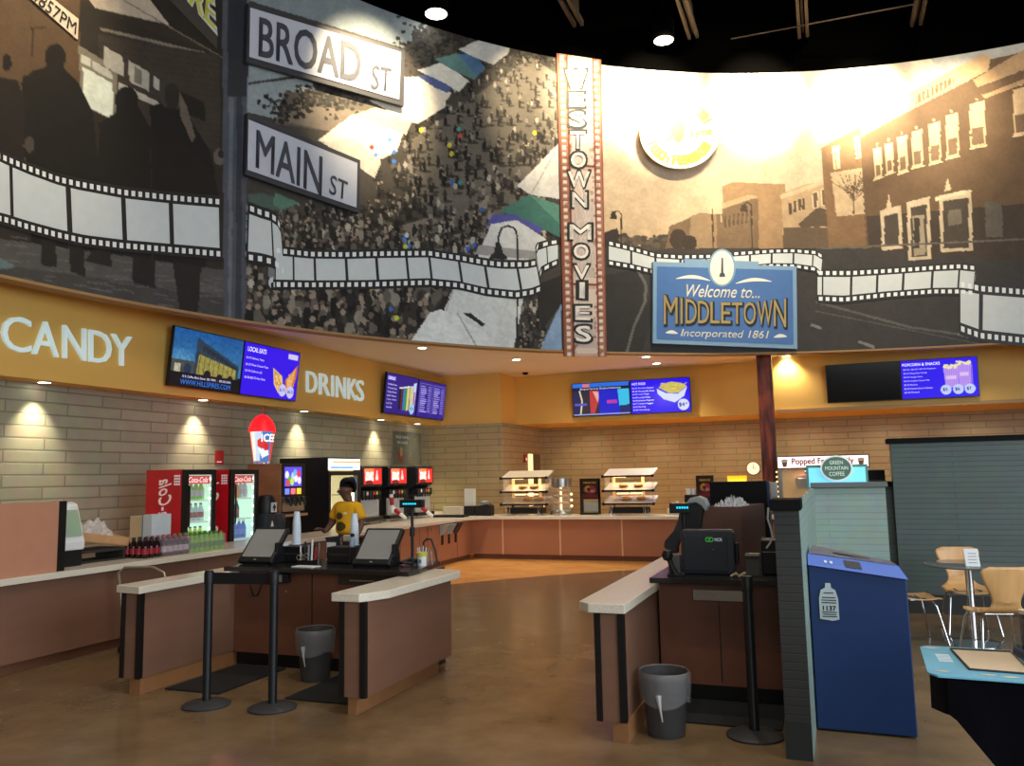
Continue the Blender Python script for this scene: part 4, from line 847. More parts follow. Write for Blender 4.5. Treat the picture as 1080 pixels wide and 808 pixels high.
pack('bottle_pack', 'small pack of dark cola bottles at the near end of the row', 7.0, 3, 4, COLA, CAPB, LBR)
pack('bottle_pack', 'plastic-wrapped pack of dark bottles in the middle of the row', 7.27, 5, 4, COLA, mat('cap_pink', (160,90,100)), LBW, wrapc=(200,180,190), alpha=.3)
pack('bottle_pack', 'plastic-wrapped pack of bright green bottles nearest the coolers', 7.70, 7, 4, GRN, mat('cap_green', (80,150,60)), LBG, wrapc=(150,220,110), alpha=.3)
# red coolers
RED = mat('cooler_red', (196,26,38), rough=.3, var=.02); COOLW = emis('cooler_light', (190,225,205), .75); LED = emis('cooler_led', (235,255,245), 7); INT = mat('cooler_inner', (206,226,214), rough=.5)
def cooler(label, yc, w=.6, H=1.84, d=.62):
    t = thing('drinks_cooler', label, 'cooler', (-7.64, yc, 0), PI/2, 'red drinks coolers behind the left worktop'); hw = w/2
    part('cabinet', MB().box(-hw,-hw+.03,.04,d,0,H).box(hw-.03,hw,.04,d,0,H).box(-hw+.03,hw-.03,d-.03,d,0,H).box(-hw+.03,hw-.03,.04,d-.03,H-.05,H).box(-hw+.03,hw-.03,.04,d-.03,0,.72), RED, t)
    part('back_light_panel', MB().box(-hw+.04,hw-.04,d-.06,d-.035,.75,H-.06).box(hw-.04,hw-.031,.05,d-.06,.75,H-.06).box(-hw+.031,-hw+.04,.05,d-.06,.75,H-.06), COOLW, t)  # inner liner walls made to glow so they light the bottles
    door = part('door', MB().box(-hw,-hw+.09,0,.035,.06,H).box(hw-.07,hw,0,.035,.06,H).box(-hw+.09,hw-.07,0,.035,H-.07,H).box(-hw+.09,hw-.07,0,.035,.06,.86), BLK, t, bevel=.004)
    part('glass', MB().box(-hw+.09,hw-.07,.012,.018,.86,H-.07), mat('cooler_glass', (235,245,240), rough=.02, alpha=.12), door); part('handle', MB().tube([(-hw+.05,-.004,1.1),(-hw+.05,-.05,1.12),(-hw+.05,-.05,1.62),(-hw+.05,-.004,1.64)], .012, 8), BLKP, door)
    led = MB(); [led.box(hw-.075,hw-.06,.045,.06,z,z+.03) for z in np.arange(.92, 1.74, .13)]; part('led_strip', led, LED, t, label='strip of white door lights')
    for z in (.88, 1.16, 1.44): part('shelf', MB().box(-hw+.04,hw-.08,.06,d-.07,z-.014,z), mat('shelf_white', (220,235,228), emit=.15), t)
    hd = MB(); hd.box(-hw+.09,hw-.07,.05,.07,H-.19,H-.08); part('header_card', hd, emis('header_red', (190,30,36), .7), t)
    tx = MB(); text_uv('Coca-Cola', rect_fn(-.17,.18,H-.17,H-.1,.045), tx, shear=.3); part('header_lettering', tx, emis('header_white', (255,240,236), 1), t, fixn=False)
    sd = MB(); vs, fs = textmesh('Coca-Cola', shear=.4); A = np.array(vs); lo = A.min(0); sz = A.max(0)-lo
    X = -hw-.003; sd.add([(X, .40-.2*(v[1]-lo[1])/sz[1]+o_, .93+.79*(v[0]-lo[0])/sz[0]) for o_ in (-.006,.006) for v in vs], list(fs)+[tuple(i+len(vs) for i in f) for f in fs])
    for k in range(4):
        for j in range(3): sd.box(X, X+.002, .06+j*.035, .088+j*.035, H-.2+k*.035, H-.175+k*.035)
    part('side_lettering', sd, mat('script_white', (240,224,220), emit=.12), t, fixn=False)
    return t
cl1 = cooler('tall red drinks cooler nearer the cartons with white script side', 8.59)
cl2 = cooler('tall red drinks cooler below the big frozen-drink cup', 9.47)
def fill(yc, rowspec):
    for z, items, lab, grp in rowspec:
        for k, (liq, cp, lb, hh) in enumerate(items):
            key = 'proto_'+liq.name+cp.name+lb.name+str(hh); y = yc-.19+k*.095; first = PROTO.get(key)
            if first is None: PROTO[key] = bottle('drink_bottle', liq, cp, lb, lab, loc=(-7.8, y, z), group=grp, r=.041, h=hh*1.18)
            else: dup(first, (-7.8, y, z), label=lab, group=grp)
PROTO = {}
YEL = mat('yellow_drink', (214,220,70), rough=.15); ORA = mat('orange_drink', (236,150,40), rough=.15); BLU = mat('blue_drink', (30,100,220), rough=.15); WAT = mat('water', (190,215,220), rough=.1); CW = mat('cap_white', (230,230,230)); PINK = mat('pale_pink_drink', (214,170,160), rough=.15)
fill(8.59, [(1.445, [(GRN,CW,LBW,.2)]*5, 'green bottle on the top shelf of the nearer red cooler', 'top shelf bottles, nearer cooler'), (1.165, [(WAT,CAPR,LBR,.2)]*5, 'red-labelled bottle on the middle shelf of the nearer red cooler', 'middle shelf bottles, nearer cooler'), (.885, [(YEL,CAPB,mat('label_orange', (220,120,50)),.18)]*5, 'yellow bottle with dark cap on the lowest shelf of the nearer red cooler', 'lowest shelf bottles, nearer cooler')])
fill(9.47, [(1.445, [(YEL,CW,LBG,.2)]*2, 'yellow-green bottle on the top shelf of the farther red cooler', 'yellow bottles, farther cooler')])
for k, (liq, cp, lb, z, lab) in enumerate([(ORA,CW,ORA,1.445,'orange bottle on the top shelf of the farther red cooler')]):
    bottle('drink_bottle', liq, cp, lb, lab, loc=(-7.8, 9.48, z), r=.041, h=.235)
for k in range(2): 
    b = bottle('drink_bottle', WAT, CW, LBW, 'clear water bottle on the top shelf of the farther red cooler', loc=(-7.8, 9.57+k*.09, 1.445), r=.038, h=.235, group='water bottles, farther cooler') if k == 0 else dup(b, (-7.8, 9.66, 1.445))
fill(9.47, [(1.165, [(PINK,CAPR,LBR,.21)]*2, 'pink bottle with red cap in the farther red cooler', 'pink bottles, farther cooler')])
bottle('drink_bottle', COLA, CAPR, LBR, 'single dark cola bottle on the middle shelf of the farther red cooler', loc=(-7.8, 9.49, 1.165), r=.04, h=.245)
for k in range(5): 
    lab = 'bright blue bottle on the lowest shelf of the farther red cooler'
    b = bottle('drink_bottle', BLU, CW, mat('label_blue', (60,130,226)), lab, loc=(-7.8, 9.28+k*.09, .885), r=.041, h=.25, group='blue bottles, farther cooler') if k == 0 else dup(b, (-7.8, 9.28+k*.09, .885))
# frozen drink cup sign
def cup_sign():
    t = thing('frozen_drink_cup', 'large lit red-domed frozen drink cup display with straw', 'display', (-7.97, 10.25, 1.931), PI/2); t.scale = (.74, .74, .96)
    P = Paint(0, 100, 0, 56, 6, (60,120,190)); P.rect(0, 0, 22, 56, (226,60,40)); P.poly([(22,0),(46,0),(40,56),(22,56)], (250,236,220)); P.poly([(40,0),(60,0),(50,56),(36,56)], (200,215,235)); P.rect(88,0,100,56,(226,60,40))
    P.poly([(46,28),(80,32),(84,40),(60,46)], (236,240,244)); P.ell(60, 20, 16, 9, (214,50,46)); P.ell(72, 26, 10, 7, (200,40,44)); P.poly([(30,50),(100,50),(100,56),(0,56),(0,52)], (120,120,140))
    for k in range(20): P.ell(RNG.uniform(0,100), RNG.uniform(50,56), 2, 1.5, tuple(RNG.choice([(240,240,240),(40,60,120),(200,60,60)])))
    nu, nv = 60, 40; mb = MB(); mb.quadgrid(lambda u, v: (-math.cos(PI*2*u+.6)*(.16+.09*v), -math.sin(PI*2*u+.6)*(.16+.09*v), .5*v), nu, nv)
    o = part('cup', mb, attrmat('cup_print', emit=1.15), t, fixn=False, smooth=True); u, v = np.meshgrid(np.linspace(0,1,nu+1), np.linspace(0,1,nv+1)); setcol(o.data, P.sample((1-np.abs(1-((u.ravel()-.712) % 1)*2))*99, (1-v.ravel())*55.5))
    tx = MB(); vs, fs = textmesh('ICEE', bold=.02); A = np.array(vs); lo = A.min(0); sz = A.max(0)-lo
    def wrap(v, z0, z1, a0, a1, e):
        u = (v[0]-lo[0])/sz[0]; w = (v[1]-lo[1])/sz[1]; z = z0+(z1-z0)*w; R = .16+.09*z/.5+e; a = a0+(a1-a0)*u; return (R*math.sin(a), -R*math.cos(a), z)
    tx.add([wrap(v, .33, .47, -.98, .45, .006) for v in vs], fs, 0); tx.add([wrap(v, .337, .463, -.96, .43, .012) for v in vs], fs, 1)
    part('lettering', tx, [mat('icee_outline', (16,16,30), emit=.1), emis('icee_white', (250,250,250), 1)], t, fixn=False)
    part('dome', MB().lathe([(.27,.5),(.27,.54),(.25,.6),(.2,.68),(.12,.75),(.03,.78),(.0,.785)], n=28), emis('dome_red', (240,24,34), 1.0), t, smooth=True); part('straw', MB().tube([(0,0,.76),(.05,0,.9)], .014, 8), mat('straw_red', (150,30,34), emit=.4), t)
    l = light('POINT', 'cup_glow', (-8.15, 9.75, 2.55), (0,0,0), 3.5, (1,.1,.12), .1)
cup_sign()
# frozen drink machine in its wooden case
def frozen():
    t = thing('frozen_drink_machine', 'frozen drink machine with wood side, lit flavour panel and taps', 'drink machine', (-7.72, 10.73, .86), PI/2)
    part('case_side', MB().box(-.36,-.33,.0,.6,.3,1.07).box(-.36,-.33,.12,.6,0,.3), mat('case_wood', (140,98,66), rough=.5, var=.15, scale=2, stretch=(1,1,6)), t); part('body', MB().box(-.33,.33,.03,.6,.32,1.07).box(-.33,.33,.3,.6,0,.32), BLKP, t, bevel=.01); part('base_shelf', MB().box(-.33,.33,-.02,.3,.26,.3), mat('shelf_wood', (160,120,80)), t)
    P = Paint(0, 100, 0, 100, 3, (90,80,220))
    for x, y, c in ((14,40,(240,240,250)),(30,66,(50,190,70)),(20,80,(220,80,50)),(50,45,(200,220,240)),(66,60,(240,240,250)),(82,35,(230,50,60)),(86,70,(250,230,240)),(44,75,(200,230,90)),(60,30,(120,170,250))): P.ell(x, y, 11, 19, c, .9)
    panel('lit_panel', .44, .3, 40, 30, P, attrmat('flavour_panel', emit=1.25), t, y=.024, z0=.72)
    for x, c in ((-.15,(110,130,230)),(0,(240,110,130)),(.15,(250,200,60))): part('flavour_square', MB().box(x-.05,x+.05,.018,.03,.6,.69), emis('flav%d' % c[0], c, 1), t)
    part('drip_back', MB().box(-.28,.28,.015,.03,.34,.56), STEEL, t)
    for x in (-.18,-.06,.06,.18): part('tap', MB().tube([(x,.02,.54),(x,-.06,.5),(x,-.07,.42)], [.03,.032,.014], 8).tube([(x,-.06,.52),(x+.03,-.1,.56)], .012, 6), BLKP, t, smooth=True)
frozen()
t = thing('tea_brewer', 'small black brewer with white spade badge beside the cooler', 'brewer', (-7.5, 10.0, .86), PI/2)
part('base', MB().box(-.2,.16,0,.3,0,.34), mat('brewer_grey', (44,48,54), rough=.3), t, bevel=.015); part('hopper', MB().lathe([(.13,.34),(.14,.5),(.1,.6),(.0,.62)], c=(-.05,.15,0), n=20), BLKP, t, smooth=True); bd = MB(); bd.box(-.12,.0,-.003,.01,.36,.5); part('badge', bd, mat('badge_pale', (190,195,200)), t); part('badge_spade', MB().prism([(-.06,.48),(-.02,.42),(-.05,.41),(-.045,.38),(-.075,.38),(-.07,.41),(-.1,.42)], -.008, -.004, 'y'), BLK, t); part('side_case', MB().box(.0,.2,-.01,.2,.0,.33), mat('case_smoke', (60,70,78), rough=.1, alpha=.6), t); part('badge_spade', MB().prism([(-.1,.24),(-.07,.16),(-.13,.16)], -.006, -.002, 'y'), WHT, t)
# black upright freezer with glass door
def freezer():
    t = thing('black_freezer', 'tall black glass-door freezer with lit white header behind the cashier', 'freezer', (-7.7, 12.1, 0), PI/2); hw = .5; H = 2.04; d = .95
    part('cabinet', MB().box(-hw,-hw+.04,0,d,0,H).box(hw-.04,hw,0,d,0,H).box(-hw+.04,hw-.04,d-.04,d,0,H).box(-hw+.04,hw-.04,0,d-.04,H-.04,H).box(-hw+.04,hw-.04,0,d-.04,0,.5), BLKP, t); hd = part('header', MB().box(-hw+.02,hw-.02,-.02,0,1.83,2.02), emis('header_lit', (236,240,232), 1.0), t)
    def bar(x0, x1, z, c, nm): part('header_stripe', MB().box(x0,x1,-.024,-.02,z,z+.022), emis(nm, c, 1), hd)
    bar(-.37,.44,1.955,(244,150,60),'stripe_orange'); bar(.4,.46,1.955,(226,60,50),'stripe_red'); bar(-.4,.44,1.91,(244,236,190),'stripe_pale'); bar(-.44,.25,1.862,(30,130,220),'stripe_blue'); bar(.27,.4,1.862,(150,200,230),'stripe_cyan')
    door = part('door', MB().box(-hw,-hw+.07,-.03,0,.1,1.81).box(hw-.09,hw,-.03,0,.1,1.81).box(-hw+.07,hw-.09,-.03,0,1.74,1.81).box(-hw+.07,hw-.09,-.03,0,.1,.5), BLK, t); part('glass', MB().box(-hw+.07,hw-.09,-.02,-.014,.5,1.74), mat('cooler_glass'), door); part('sticker', MB().lathe([(.055,0),(.055,.003)], n=20, axis='y', c=(.3,-.036,1.62)), mat('sticker_blue', (60,110,190), emit=.3), door)
    part('inner_light', MB().box(-hw+.045,-hw+.1,.03,.08,.5,1.74).box(hw-.14,hw-.09,.05,.08,.5,1.7), emis('freezer_led', (255,246,214), 2.2), t); part('door_light', MB().box(-hw+.075,-hw+.12,.0,.015,.5,1.72), emis('freezer_led'  , (255,246,214), 2.2), t); part('liner', MB().box(-hw+.05,hw-.05,d-.1,d-.05,.5,1.95).box(hw-.05,hw-.042,.1,d-.1,.5,1.95), emis('freezer_liner', (214,200,140), .75), t)  # liner walls also glow, imitating the lit interior
    for z in (.8,1.1,1.4): part('shelf', MB().box(-hw+.11,hw-.15,.1,d-.12,z,z+.015), mat('shelf_cream', (200,196,160)), t)
freezer()
# drink fountains
def fountain(label, yc):
    t = thing('drink_fountain', label, 'drink fountain', (-7.72, yc, .86), PI/2, 'drink fountains on the left worktop'); hw = .37
    part('head', MB().prism([(-.02,.68),(-.04,.72),(-.04,1.0),(-.01,1.04),(.55,1.04),(.55,.6),(.1,.6)], -hw, hw, 'x'), BLKP, t, bevel=.02); part('tower', MB().box(-hw+.02,hw-.02,.2,.55,.05,.6), mat('fountain_side', (56,52,50), rough=.4), t)
    P = Paint(0,100,0,60,4,(226,40,34)); P.poly([(6,4),(52,2),(54,50),(8,46)], (244,226,214)); P.poly([(6,0),(56,0),(56,12),(8,16)], (240,120,70)); P.ell(30, 54, 22, 10, (120,20,24)); P.poly([(70,8),(75,8),(77,20),(80,30),(80,46),(64,46),(66,28),(69,20)], (250,190,180))
    for k in range(30): P.ell(RNG.uniform(8,52), RNG.uniform(14,46), 3, 3, tuple(RNG.choice([(255,250,245),(240,200,190),(214,120,110)])), .8)
    panel('lit_panel', .62, .28, 44, 26, P, attrmat('fountain_panel', emit=1.5), t, y=-.046, z0=.715)
    sp = MB(); sp.box(-hw+.05,hw-.05,.02,.05,.13,.44); [sp.box(-hw+.07+k*.05,-hw+.09+k*.05,.012,.02,.2,.43) for k in range(12)]; part('splash_plate', sp, mat('splash_grey', (190,192,190), rough=.35, metal=.3), t)
    v0 = None
    for i in range(6):
        x = -hw+.09+i*.112; c = [(60,60,64),(190,190,190),(60,60,64),(200,60,60),(190,180,60),(60,60,64)][i]
        v = part('valve', MB().box(x-.045,x+.045,-.03,.12,.47,.6).tube([(x,.0,.48),(x,.0,.43)], .015, 8), BLKP, t, bevel=.006); part('valve_badge', MB().box(x-.03,x+.03,-.036,-.03,.52,.58), mat('badge%d' % sum(c), c), v)
    part('drip_tray', MB().box(-hw,hw,-.06,.3,.05,.12), BLKP, t, bevel=.008)
    gr = MB(); [gr.box(-hw+.03,hw-.03,-.05+k*.035,-.04+k*.035,.12,.126) for k in range(7)]; part('grate', gr, STEEL, t)
    for x in (-hw+.04, hw-.04): part('foot', MB().cyl((x,.0,0),.02,.05,10), CHR, t); part('foot', MB().cyl((x,.45,0),.02,.05,10), CHR, t)
    return t
f1 = fountain('drink fountain partly hidden behind the black freezer', 13.02-.0)
f2 = dup(f1, (-7.72, 13.98, .86), label='middle drink fountain with red lit panel'); f3 = dup(f1, (-7.72, 15.12, .86), label='drink fountain nearest the corner, under the framed poster')
def cuptube(label, loc, ry, c):
    t = thing('cup_dispenser', label, 'cup dispenser', loc, 0, 'tilted cup tubes beside the fountains'); t.rotation_euler = (0, ry, 0)
    part('tube', MB().lathe([(.036,0),(.036,.26)], n=16), c, t, smooth=True); part('cup_rim', MB().lathe([(.028,-.08),(.036,0),(.038,.0)], n=16), WHT, t); part('band', MB().lathe([(.0375,.06),(.0375,.2)], n=16, cap=False), CAPR, t)
cuptube('tilted white cup tube with red band left of the middle fountain', (-7.30, 13.45, .98), -.95, WHT); cuptube('upright red-banded cup tube left of the middle fountain', (-7.5, 13.42, 1.12), -.1, WHT); cuptube('small tilted white cup tube between the two right fountains', (-7.28, 14.5, .97), -.95, WHT)
# grey lid holders on the cabinet front
for yy, lab in ((14.22, 'left grey lid holder on the copper cabinet front'), (14.52, 'middle grey lid holder on the copper cabinet front'), (14.82, 'right dark lid holder on the copper cabinet front')):
    t = thing('lid_holder', lab, 'holder', (XCB-.0, yy, .42), PI/2, 'lid holders on the cabinet front'); dk = 'right' in lab
    part('bin', MB().prism([(-.01,.16),(-.13,.36),(-.01,.36)], -.11, .11, 'x'), DKP if dk else mat('holder_grey', (150,160,160), rough=.4), t); part('slot', MB().box(-.04,.04,-.012,-.001,-.02,.17), BLK, t)
# corner gadgets
t = thing('napkin_box', 'squat cream napkin box at the left of the corner worktop', 'napkin box', (-7.35, 15.75, .86)); part('box', MB().box(-.2,.2,-.1,.1,.03,.2), mat('box_cream', (190,180,156)), t, bevel=.01); part('base', MB().box(-.17,.17,-.08,.08,0,.03), BLK, t)
t = thing('straw_dispenser', 'tall pale straw dispenser on black foot at the corner', 'dispenser', (-7.06, 15.95, .86)); part('foot', MB().box(-.13,.13,-.1,.1,0,.2), BLKP, t, bevel=.01); part('magazine', MB().box(-.11,.11,-.05,.08,.2,.56), mat('pale_plastic', (200,202,190), rough=.3), t, bevel=.01)
t = thing('card_printer', 'small black printer with clear top at the worktop corner', 'printer', (-6.72, 15.95, .86)); part('body', MB().prism([(-.17,0),(.17,0),(.17,.2),(.1,.24),(-.12,.2),(-.17,.12)], -.12, .12, 'y'), BLKP, t, bevel=.01); part('lid', MB().lathe([(.08,.23),(.09,.27),(.04,.31),(0,.31)], n=16), mat('lid_grey', (140,140,136)), t)
t = part('drip_mat', MB().box(-.35,.35,-.12,.12,0,.05), BLKP, loc=(-7.2, 15.1+.2, .86), bevel=.01); tag(t, 'flat black tray on the worktop right of the last fountain', 'tray')
# pastry warmers
EDG = mat('warmer_edge', (226,206,170), rough=.3, metal=.3); GLO = emis('warmer_tube', (255,214,150), 3.0)
def warmer(label, x):
    t = thing('pastry_warmer', label, 'food warmer', (x, 16.0, .86), 0, 'three-tier pastry warmers on the back counter'); w = .5
    for z in (.20, .46, .745):
        s = part('shelf', MB().add([(-w,0,z),(w,0,z),(w+.02,.45,z+.14),(-w+.02,.45,z+.14),(-w,0,z+.035),(w,0,z+.035),(w+.02,.45,z+.175),(-w+.02,.45,z+.175)], [(0,3,2,1),(4,5,6,7),(0,1,5,4),(1,2,6,5),(2,3,7,6),(3,0,4,7)]), mat('warmer_steel', (214,206,188), rough=.3, metal=.35), t, bevel=.004)
        part('front_rail', MB().box(-w,w,-.012,0,z,z+.035), BLKP, s); 
        for sx in (-w, w): part('end_knob', MB().lathe([(.03,-.02),(.03,.02)], c=(sx,-.01,z+.018), n=14, axis='y'), BLKP, s)
    for sx in (-w+.03, w-.03): part('side_glass', MB().box(sx-.004,sx+.004,.03,.42,.2,.8), mat('cooler_glass'), t)
    for sx in (-w+.1, w-.3): part('post', MB().box(sx,sx+.05,.36,.42,.2,.8), mat('post_amber', (230,190,130), emit=.35), t)
    for sx in (-w+.12, w-.2):
        for y in (.06, .36): part('leg', MB().cyl((sx,y,0),.03,.165 if y<.1 else .2,12), CHR, t)
    for k, (x0, z) in enumerate(((-.2,.6),(.12,.27),(-.15,.27))): part('lamp', MB().tube([(x0-.12,.2,z+.15),(x0+.12,.2,z+.15)], .012, 8), GLO, t)
    part('control_box', MB().box(-w+.15,w-.15,.1,.4,.03,.15), BLKP, t)
    return t
w1 = warmer('three-tier pastry warmer nearest the brick corner', -5.86); w2 = dup(w1, (-3.67, 16.0, .86), label='three-tier pastry warmer right of the menu stand')
light('AREA', 'warmer_light', (-5.86, 16.2, 1.62), (-5.86, 16.3, 1.0), 4, WARM2, sx=.7, sy=.2); light('AREA', 'warmer_light', (-3.67, 16.2, 1.62), (-3.67, 16.3, 1.0), 4, WARM2, sx=.7, sy=.2)
BREAD = mat('pastry', (206,140,70), rough=.6, var=.15)
p0 = None
for (x, y, z, a) in ((-5.95,16.2,1.425,.3),(-5.7,16.2,1.425,.1),(-5.85,16.2,1.165,0),(-5.6,16.2,1.165,.5),(-3.8,16.2,1.425,.2),(-3.5,16.2,1.425,0),(-3.75,16.2,1.165,.2),(-3.45,16.2,1.165,.6)):
    lab = 'golden pastry on the %s shelf of the %s warmer' % ('middle' if z > 1.3 else 'lower', 'left' if x < -5 else 'right')
    if p0 is None: p0 = part('pastry', MB().lathe([(.0,0),(.09,0),(.1,.025),(.06,.05),(0,.055)], n=16), BREAD, smooth=True, loc=(x,y,z)); tag(p0, lab, 'pastry', 'pastries on the %s shelf, %s warmer' % ('middle' if z > 1.3 else 'lower', 'left' if x < -5 else 'right'))
    else: o = p0.copy(); COL.objects.link(o); o.location = (x,y,z); o.rotation_euler = (0,0,a); tag(o, lab, 'pastry', 'pastries on the %s shelf, %s warmer' % ('middle' if z > 1.3 else 'lower', 'left' if x < -5 else 'right'))
# round warmer
t = thing('round_food_warmer', 'round glass food warmer with steel top between the pastry warmers', 'food warmer', (-5.12, 16.2, .86))
part('base', MB().lathe([(.22,0),(.23,.02),(.23,.08),(.21,.1)], n=32), STEEL, t, smooth=True); part('top', MB().lathe([(.21,.56),(.23,.57),(.23,.74),(.0,.76)], n=32), STEEL, t, smooth=True); part('glass', MB().lathe([(.215,.1),(.215,.56)], n=32, cap=False), mat('cooler_glass'), t, smooth=True)
for z in (.22,.36,.48): s = part('rack', MB().lathe([(.0,z),(.18,z),(.18,z+.008),(0,z+.008)], n=24), STEEL, t); part('snacks', MB().lathe([(.09,z+.01),(.14,z+.01),(.16,z+.03),(.12,z+.05),(.09,z+.02)], n=20), mat('snack_gold', (226,150,70), emit=.25), s)
part('column', MB().cyl((0,0,.1),.02,.46,10), GLO, t, label='glowing centre tube'); part('edge_light', MB().box(.02,.05,-.222,-.212,.02,.72), mat('hot_reflect', (255,244,220), rough=.1, metal=.6), t)  # pale strip stands in for a highlight on the glass
for z in (.18,.3,.42): part('side_bulb', MB().lathe([(0,-.03),(.03,0),(0,.03)], c=(.24,-.05,z), n=12), GLO, t)
# framed menu stands
def stand(label, loc, w, h, col1, foot=True):
    t = thing('menu_stand', label, 'menu stand', loc); part('frame', MB().box(-w/2,w/2,0,.03,.0,h), BLK, t, bevel=.004)
    P = Paint(0,60,0,80,3,(40,14,12)); P.rect(4,4,56,20,(60,20,14)); 
    for k in range(6): P.rect(8+k*7.5, 8, 13+k*7.5, 17, (226,170,60))
    P.ell(30, 42, 22, 18, col1); P.ell(22, 40, 9, 14, (214,170,60)); P.ell(26, 42, 6, 8, (60,20,16)); P.ell(40, 50, 10, 6, (230,150,130)); P.poly([(6,62),(54,62),(58,78),(2,78)], (140,30,36)); P.noise(4,.3)
    panel('picture', w-.05, h-.05, 30, 40, P, attrmat('stand_print', emit=.25, rough=.3), t, y=-.002, z0=.025); return t
s1 = stand('black framed red menu stand between the warmers', (-4.52, 16.25, 1.17), .42, .42, (190,40,44)); part('reader', MB().box(-.13,.17,-.02,.05,-.25,-.06), GREYP, s1, bevel=.006); part('riser', MB().box(-.21,-.15,.0,.06,-.31,0).box(.17,.21,.0,.06,-.31,.4), BLK, s1); part('foot', MB().box(-.2,.2,-.06,.1,-.31,-.27), BLKP, s1)
s2 = stand('black framed red menu stand left of the tall black monitor', (-2.2, 16.2, 1.17), .34, .44, (190,50,50)); part('riser', MB().box(-.1,.1,.0,.04,-.31,0), BLK, s2)
# prep table items
t = thing('cup_tray', 'pale tray of small white cups left of the second menu stand', 'tray', (-2.75, 16.2, .86)); part('tray', MB().box(-.18,.18,-.12,.12,0,.12), mat('tray_pale', (196,186,160)), t, bevel=.01); 
for k in range(5): part('cup', MB().lathe([(.025,.12),(.035,.12+.08+.03*(k % 3))], c=(-.13+k*.065,0,0), n=12), WHT, t, smooth=True)
t = thing('black_organizer', 'black box with white cups stacked on top by the menu stand', 'organizer', (-2.5, 16.3, .86)); part('box', MB().box(-.1,.14,-.1,.1,0,.38), BLKP, t, bevel=.006)
for x in (-.04,.06): part('cup', MB().lathe([(.04,.38),(.055,.5)], c=(x,0,0), n=12), WHT, t, smooth=True)
t = thing('heat_lamp_sign', 'small glowing orange sign behind the tall black monitor', 'sign', (-1.6, 16.3, .86)); part('stand', MB().box(-.2,.2,0,.1,0,.6), BLKP, t); part('lit_face', MB().box(-.18,.18,-.02,0,.6,.73), emis('sign_orange', (255,160,20), 1.6), t); part('glow_bar', MB().box(-.16,.16,-.024,-.02,.63,.66), emis('sign_yellow', (255,220,60), 1.6), t)
t = thing('wall_clock', 'round white wall clock with reddish rim beside the column', 'clock', (-1.66, YB-.005, 1.74)); part('rim', MB().lathe([(.15,-.04),(.17,-.03),(.17,0)], n=36, axis='y'), mat('clock_rim', (150,70,50)), t); part('face', MB().lathe([(0,-.041),(.15,-.041)], n=36, axis='y'), mat('clock_face', (240,232,214), emit=.35), t)
part('hand', MB().box(-.006,.006,-.047,-.044,-.01,.1), BLK, t); part('hand', MB().box(-.01,.075,-.047,-.044,-.006,.006), BLK, t)
# popcorn machine
def popcorn():
    t = thing('popcorn_machine', 'large popcorn machine with Popped Fresh Daily header', 'popcorn machine', (-.05, 15.95, .86)); w = .77
    part('base', MB().box(-w,w,0,.5,0,.1), STEEL, t, bevel=.01)
    for sx in (-w, w-.05): 
        for y in (0,.45): part('post', MB().box(sx,sx+.05,y,y+.05,.1,.84), STEEL, t)
    hd = part('header', MB().box(-w-.02,w+.02,-.02,.5,.84,1.08), mat('header_edge', (90,60,50)), t, bevel=.004); part('header_face', MB().box(-w,w,-.026,-.02,.86,1.06), mat('header_white', (206,200,196), emit=.25), hd)
    tx = MB(); text_uv('Popped Fresh Daily', rect_fn(-.52,.53,.89,1.03,-.03), tx, bold=.02); part('lettering', tx, mat('maroon', (170,26,44), emit=.25), hd, fixn=False)  # lettering given a slight glow so its maroon shows
    for sx in (-.65,.65): part('bag_emblem', MB().prism([(sx-.05,.97),(sx+.05,.97),(sx+.03,.88),(sx-.03,.88)], -.03, -.027, 'y'), mat('emblem_brown', (140,90,80)), hd); part('popcorn_emblem', MB().prism(mb_ell(sx,.99,.06,.03), -.031, -.028, 'y'), mat('emblem_cream', (220,206,180)), hd)
    part('glass', MB().box(-w+.05,w-.05,.0,.006,.1,.84), mat('cooler_glass'), t); part('back_panel', MB().box(-w+.05,w-.05,.44,.45,.1,.84), mat('amber_back', (196,150,80), emit=.25), t)
    mb = MB(); rr = np.random.default_rng(4).random((41,21)); mb.quadgrid(lambda u, v: (-w+.06+(2*w-.12)*u, .05+.38*v, .14+.2*math.sin(PI*u*.9+.2)+.06*rr[int(u*40),int(v*20)]), 40, 20); pc = part('popcorn', mb, mat('popcorn_yellow', (236,214,140), rough=.9, var=.3, scale=40), t, fixn=False); pc['kind'] = 'stuff'
    k = part('kettle', MB().lathe([(.0,-.1),(.15,-.09),(.19,0),(.19,.1),(.16,.12)], c=(-.3,.2,.56), n=24), STEEL, t, smooth=True); part('kettle_arm', MB().tube([(-.3,.2,.66),(-.3,.2,.84)], .02, 8), CHR, k); part('kettle_lid', MB().lathe([(.17,.12),(.1,.17),(0,.18)], c=(-.3,.2,.56), n=20), mat('kettle_red', (150,40,40)), k)
    for i in range(8): part('marquee_bulb', MB().lathe([(0,-.02),(.02,0),(0,.02)], c=(-w-.03,-.01,.16+i*.09), n=10), emis('bulb_warm', (255,206,120), 3), t)
    for j, (x, z) in enumerate(((-.35,.3),(-.05,.3),(.25,.3),(-.35,.42),(-.05,.42),(.25,.42))): part('popcorn_tray', MB().box(x-.13,x+.13,-.12,-.02,z-.2,z-.1), mat('tray_pink' if j % 2 else 'tray_rose', (206,160,150) if j % 2 else (190,90,84)), t, bevel=.005)
popcorn()
light('AREA', 'popcorn_light', (-.05, 16.15, 1.66), (-.05, 16.2, 1), 5, WARM, sx=1, sy=.2)
